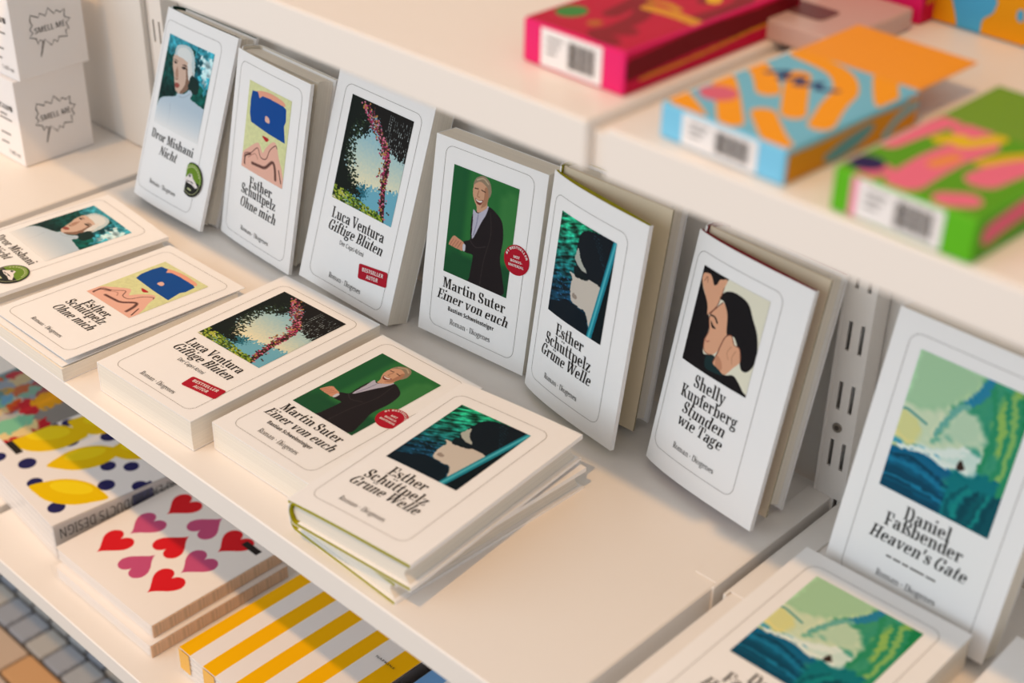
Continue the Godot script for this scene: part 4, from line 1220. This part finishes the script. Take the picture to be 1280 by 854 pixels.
func build_napkins() -> void:
	var N := 0.165
	var L := -0.32
	# hearts, two packs
	var he := canvas(hexc("f3ede8"), 360, 360)
	var red := hexc("d81f28")
	var pink := hexc("c5537f")
	for r in 3:
		for c in 3:
			var mid := [[0.19, 0.219, 0.175], [0.239, 0.479, 0.744], [0.738, 0.735, 0.741]]
			var cv: float = [0.313, 0.553, 0.827][r] - 0.055 if c != 1 else [0.239, 0.489, 0.744][r] + 0.03
			var cu: float = [0.222, 0.502, 0.748][c]
			var col: Color = red if (r % 2 == 0) != (c == 1) else pink
			fill(he, heart(cu, 1.0 - cv, 1.0 if c != 1 else -1.0, 0.225), col)
	for p in [[0.95, 0.16], [0.03, 0.9]]:
		fill(he, heart(p[0], p[1], 1.0, 0.12), hexc("f3ede8"))
	he.fill_rect(Rect2i(284, 52, 52, 17), hexc("2b2624"))
	var kraft := texmat("kraft", noise_fill(canvas(hexc("d9b08a"), 64, 16), 90, 0.10), 0.7)
	napkins("upper red-and-pink heart napkin pack with a kraft-brown side", -0.0735, -0.3055, 0.0645, 0.004, N, 0.0145, N, he, "hearts", kraft)
	napkins("lower heart napkin pack, kraft-brown side showing under the upper one", -0.0660, -0.3200, 0.0725, 0.0, N, 0.0140, N, he, "hearts", kraft)
	# lemons
	var le := canvas(hexc("eeebea"), 360, 360)
	var navy := hexc("27265c")
	for q in [[0.309, 0.172, 0.058], [0.268, 0.5, 0.055], [0.673, 0.558, 0.05], [0.771, 0.671, 0.05], [0.846, 0.452, 0.055], [0.531, 0.116, 0.05], [0.85, 0.105, 0.055], [0.05, 0.593, 0.045], [0.02, 0.488, 0.045], [0.375, 0.727, 0.06], [0.6, 0.88, 0.05], [0.9, 0.86, 0.05], [0.12, 0.06, 0.05], [0.983, 0.613, 0.05], [0.15, 0.9, 0.05]]:
		disc(le, q[0] * 360, (1 - q[1]) * 360, q[2] * 360, q[2] * 360, navy)
	lemon(le, 0.13, 0.40, 0.98, 0.155, 0.26)
	lemon(le, 0.499, 0.491, 1.24, 0.125, 0.245)
	lemon(le, 0.755, 0.235, 0.65, 0.125, 0.265)
	lemon(le, 0.19, 0.73, 0.7, 0.125, 0.2)
	lemon(le, 0.62, 0.80, 1.1, 0.12, 0.2)
	le.fill_rect(Rect2i(0, 284, 62, 18), hexc("2b2624"))
	le.fill_rect(Rect2i(352, 110, 8, 26), navy)
	var grey := mat("band grey", hexc("c9c3bf"), 0.6)
	var lp := napkins("lemon-print napkin pack with navy dots and a lettered side", -0.2520, L, 0.0420, -0.09, N, 0.0425, N, le, "lemons", grey)
	# lettering upside down on the band, read from the far side
	var side_x := Transform3D(Basis(Vector3(0, 0, -1), Vector3(0, 1, 0), Vector3(1, 0, 0)) * Basis(Vector3(0, 0, 1), PI), Vector3(N + 0.0007, 0.0425 - 0.0118, -N / 2))
	part("side_lettering", text("PAPER PRODUCTS DESIGN", -0.062, 0.0755, -0.0060, 0.0122, "sans", flat_warp(0.0004)), mat("ink"), lp, side_x)
	part("side_tab", prism(rr(0.019, 0.024, 0.001), 0, 0.0004).commit(), mat("tab navy", navy, 0.5), lp, Transform3D(Basis(Vector3(0, 0, 1), -PI / 2), Vector3(N + 0.0006, 0.029, -0.101)))
	# fruit print at the far left
	var fr := canvas(hexc("8f9aa8"), 240, 240)
	var cols := ["c8202c", "e6c98a", "7fc0a0", "e0a01c", "6aa0c0", "b03a3a", "d9d0c0", "5f8a86", "d8551c"]
	rng.seed = 31
	for i in 90:
		disc(fr, rng.randf() * 240, rng.randf() * 240, 9 + rng.randf() * 20, 9 + rng.randf() * 20, hexc(cols[rng.randi() % 9]).lerp(hexc("7a8088"), rng.randf() * 0.4))
	fr.fill_rect(Rect2i(168, 0, 72, 240), hexc("8b8783"))
	disc(fr, 205, 200, 34, 42, hexc("bf2430"))
	disc(fr, 190, 205, 26, 38, hexc("e6cf94"))
	disc(fr, 172, 208, 22, 36, hexc("7fc4a0"))
	fr = wander(fr, 8, 0.05, 14, 14)
	napkins("napkin pack with a colourful fruit print at the left edge of the picture", -0.3990, L, 0.0000, -0.06, 0.150, 0.03, N, fr, "fruit", null)
	# stripes
	var sy := canvas(hexc("efe9e6"), 348, 64)
	var edges := [0.0, 17.0, 36.5, 55.0, 75.0, 93.5, 114.5, 131.5, 153.0, 174.0]
	for k in range(0, 9, 2):
		sy.fill_rect(Rect2i(int(edges[k] * 2), 0, int((edges[k + 1] - edges[k]) * 2), 64), hexc("f7b800"))
	var sp := napkins("yellow-and-white striped napkin pack", 0.1340, L, 0.0635, 0.0, 0.174, 0.0320, 0.168, sy, "stripes", mat("band brown", hexc("3c3230"), 0.6))
	var fs := st()
	for k in range(0, 9, 2):   # stripes run down the front fold as well
		flat_poly(pts([edges[k] / 1000.0 + 0.0008, 0.007, edges[k + 1] / 1000.0 - 0.0004, 0.007, edges[k + 1] / 1000.0 - 0.0004, 0.0314, edges[k] / 1000.0 + 0.0008, 0.0314]), flat_warp(0.0003), fs)
	part("front_stripes", fs.commit(), mat("stripe yellow", hexc("f7b800"), 0.6), sp)
	var mk := part("small_print", text("NAPKINS", 0.0, 0.024, 0.0, 0.0022, "sans bold", flat_warp(0.0)), mat("ink"), sp, Transform3D(Basis(Vector3(1, 0, 0), -PI / 2), Vector3(0.1400, 0.0345, -0.118)))
	mk.name = "small_print"
	var sb := canvas(hexc("e6e6ea"), 256, 64)
	for k in range(0, 8, 2):
		sb.fill_rect(Rect2i(k * 32, 0, 32, 64), hexc("6fa2d8"))
	napkins("blue-and-white striped napkin pack just showing under the shelf edge", 0.3170, L, 0.0450, 0.0, 0.16, 0.0270, 0.165, sb, "blue stripes", null)

func lemon(im: Image, u: float, v: float, ang: float, r: float, l: float) -> void:
	var o: Array = []
	for i in 24:
		var t := TAU * i / 24.0
		var k := 1.0 + 0.28 * pow(absf(cos(t)), 14)
		var p := Vector2(cos(t) * l * 0.80 * k, sin(t) * r).rotated(ang)
		o.append(u + p.x)
		o.append(1.0 - (v + p.y))
	fill(im, o, hexc("eac400"))
	var o2: Array = []
	for i in 16:
		var t := TAU * i / 16.0
		var p := (Vector2(cos(t) * l * 0.55, sin(t) * r * 0.5) + Vector2(0.0, r * 0.35)).rotated(ang)
		o2.append(u + p.x)
		o2.append(1.0 - (v + p.y))
	fill(im, o2, hexc("f2d718"))

# ------------------------------------------------------------------ cube boxes at the far left
func build_cube_boxes() -> void:
	cube_box("lower white cube box printed SMELL ME, standing on the left shelf", Vector3(-0.2985, 0.0004, -0.0887), 0.02)
	cube_box("upper white cube box printed SMELL ME, on top of the other", Vector3(-0.2930, 0.0952, -0.0947), 0.045)

func cube_box(label: String, corner: Vector3, turn: float) -> void:
	var s := 0.0838
	var h := 0.0945
	# origin at the base of the near right edge: x runs left to right, so the box lies at -x, -z
	var t := thing("cube_box", label, "box", Transform3D(Basis(Vector3(0, 1, 0), turn), corner), "stacked white cube boxes")
	part("carton", rbox(s, h, s, 0.001, 0.0008, null, Vector3(-s / 2, 0, -s / 2)).commit(), mat("carton white", hexc("f4efec"), 0.6), t)
	var ink := mat("ink")
	var face := Transform3D(Basis(Vector3(0, 0, -1), Vector3(0, 1, 0), Vector3(1, 0, 0)), Vector3(0.0003, 0, 0))
	var path := PackedVector2Array()
	for q in pts([22.8, 64.9, 31.4, 60.5, 33.5, 64.4, 39.9, 60.3, 43.5, 67.8, 49.9, 60.1, 53.2, 63.2, 57, 59.8, 62.2, 62.4, 61.4, 54, 67.7, 51.1, 62.3, 47.4, 64.8, 40.5, 60.7, 40.6, 61.2, 33.1, 51.9, 35.3, 49.4, 30.3, 45.6, 33.7, 42.3, 28.3, 35.3, 36.9, 28.2, 19.7, 32.7, 35.4, 29.9, 37.4, 27, 33.7, 25.6, 39.8, 18.5, 42.4, 22.7, 46.3, 19.9, 50.5, 23.3, 54, 21.4, 59.5]):
		path.append(q / 1000.0)
	part("burst_outline", ribbon(path, 0.00095, true, flat_warp(0.0002)).commit(), ink, t, face)
	part("burst_lettering", text("SMELL ME", 0.0250, 0.0605, 0.0448, 0.0060, "sans", flat_warp(0.0002)), ink, t, face)
	var front := Transform3D(Basis(), Vector3(0, 0, 0.0003))
	part("front_lettering", text("T CLUB", -0.041, -0.0085, 0.0595, 0.0058, "sans bold", flat_warp(0.0002)), ink, t, front)
	part("front_lettering", text("1.65 oz", -0.028, -0.0075, 0.0085, 0.0042, "sans", flat_warp(0.0002)), ink, t, front)
	var fine := st()
	for r in [[0.0525, -0.034, -0.021], [0.0475, -0.036, -0.013], [0.0300, -0.038, -0.020], [0.0190, -0.040, -0.026]]:
		flat_poly(pts([r[1], r[0], r[2], r[0], r[2], r[0] + 0.0016, r[1], r[0] + 0.0016]), flat_warp(0.0002), fine)
	part("front_small_print", fine.commit(), mat("ink grey", hexc("77716c"), 0.6), t, front)
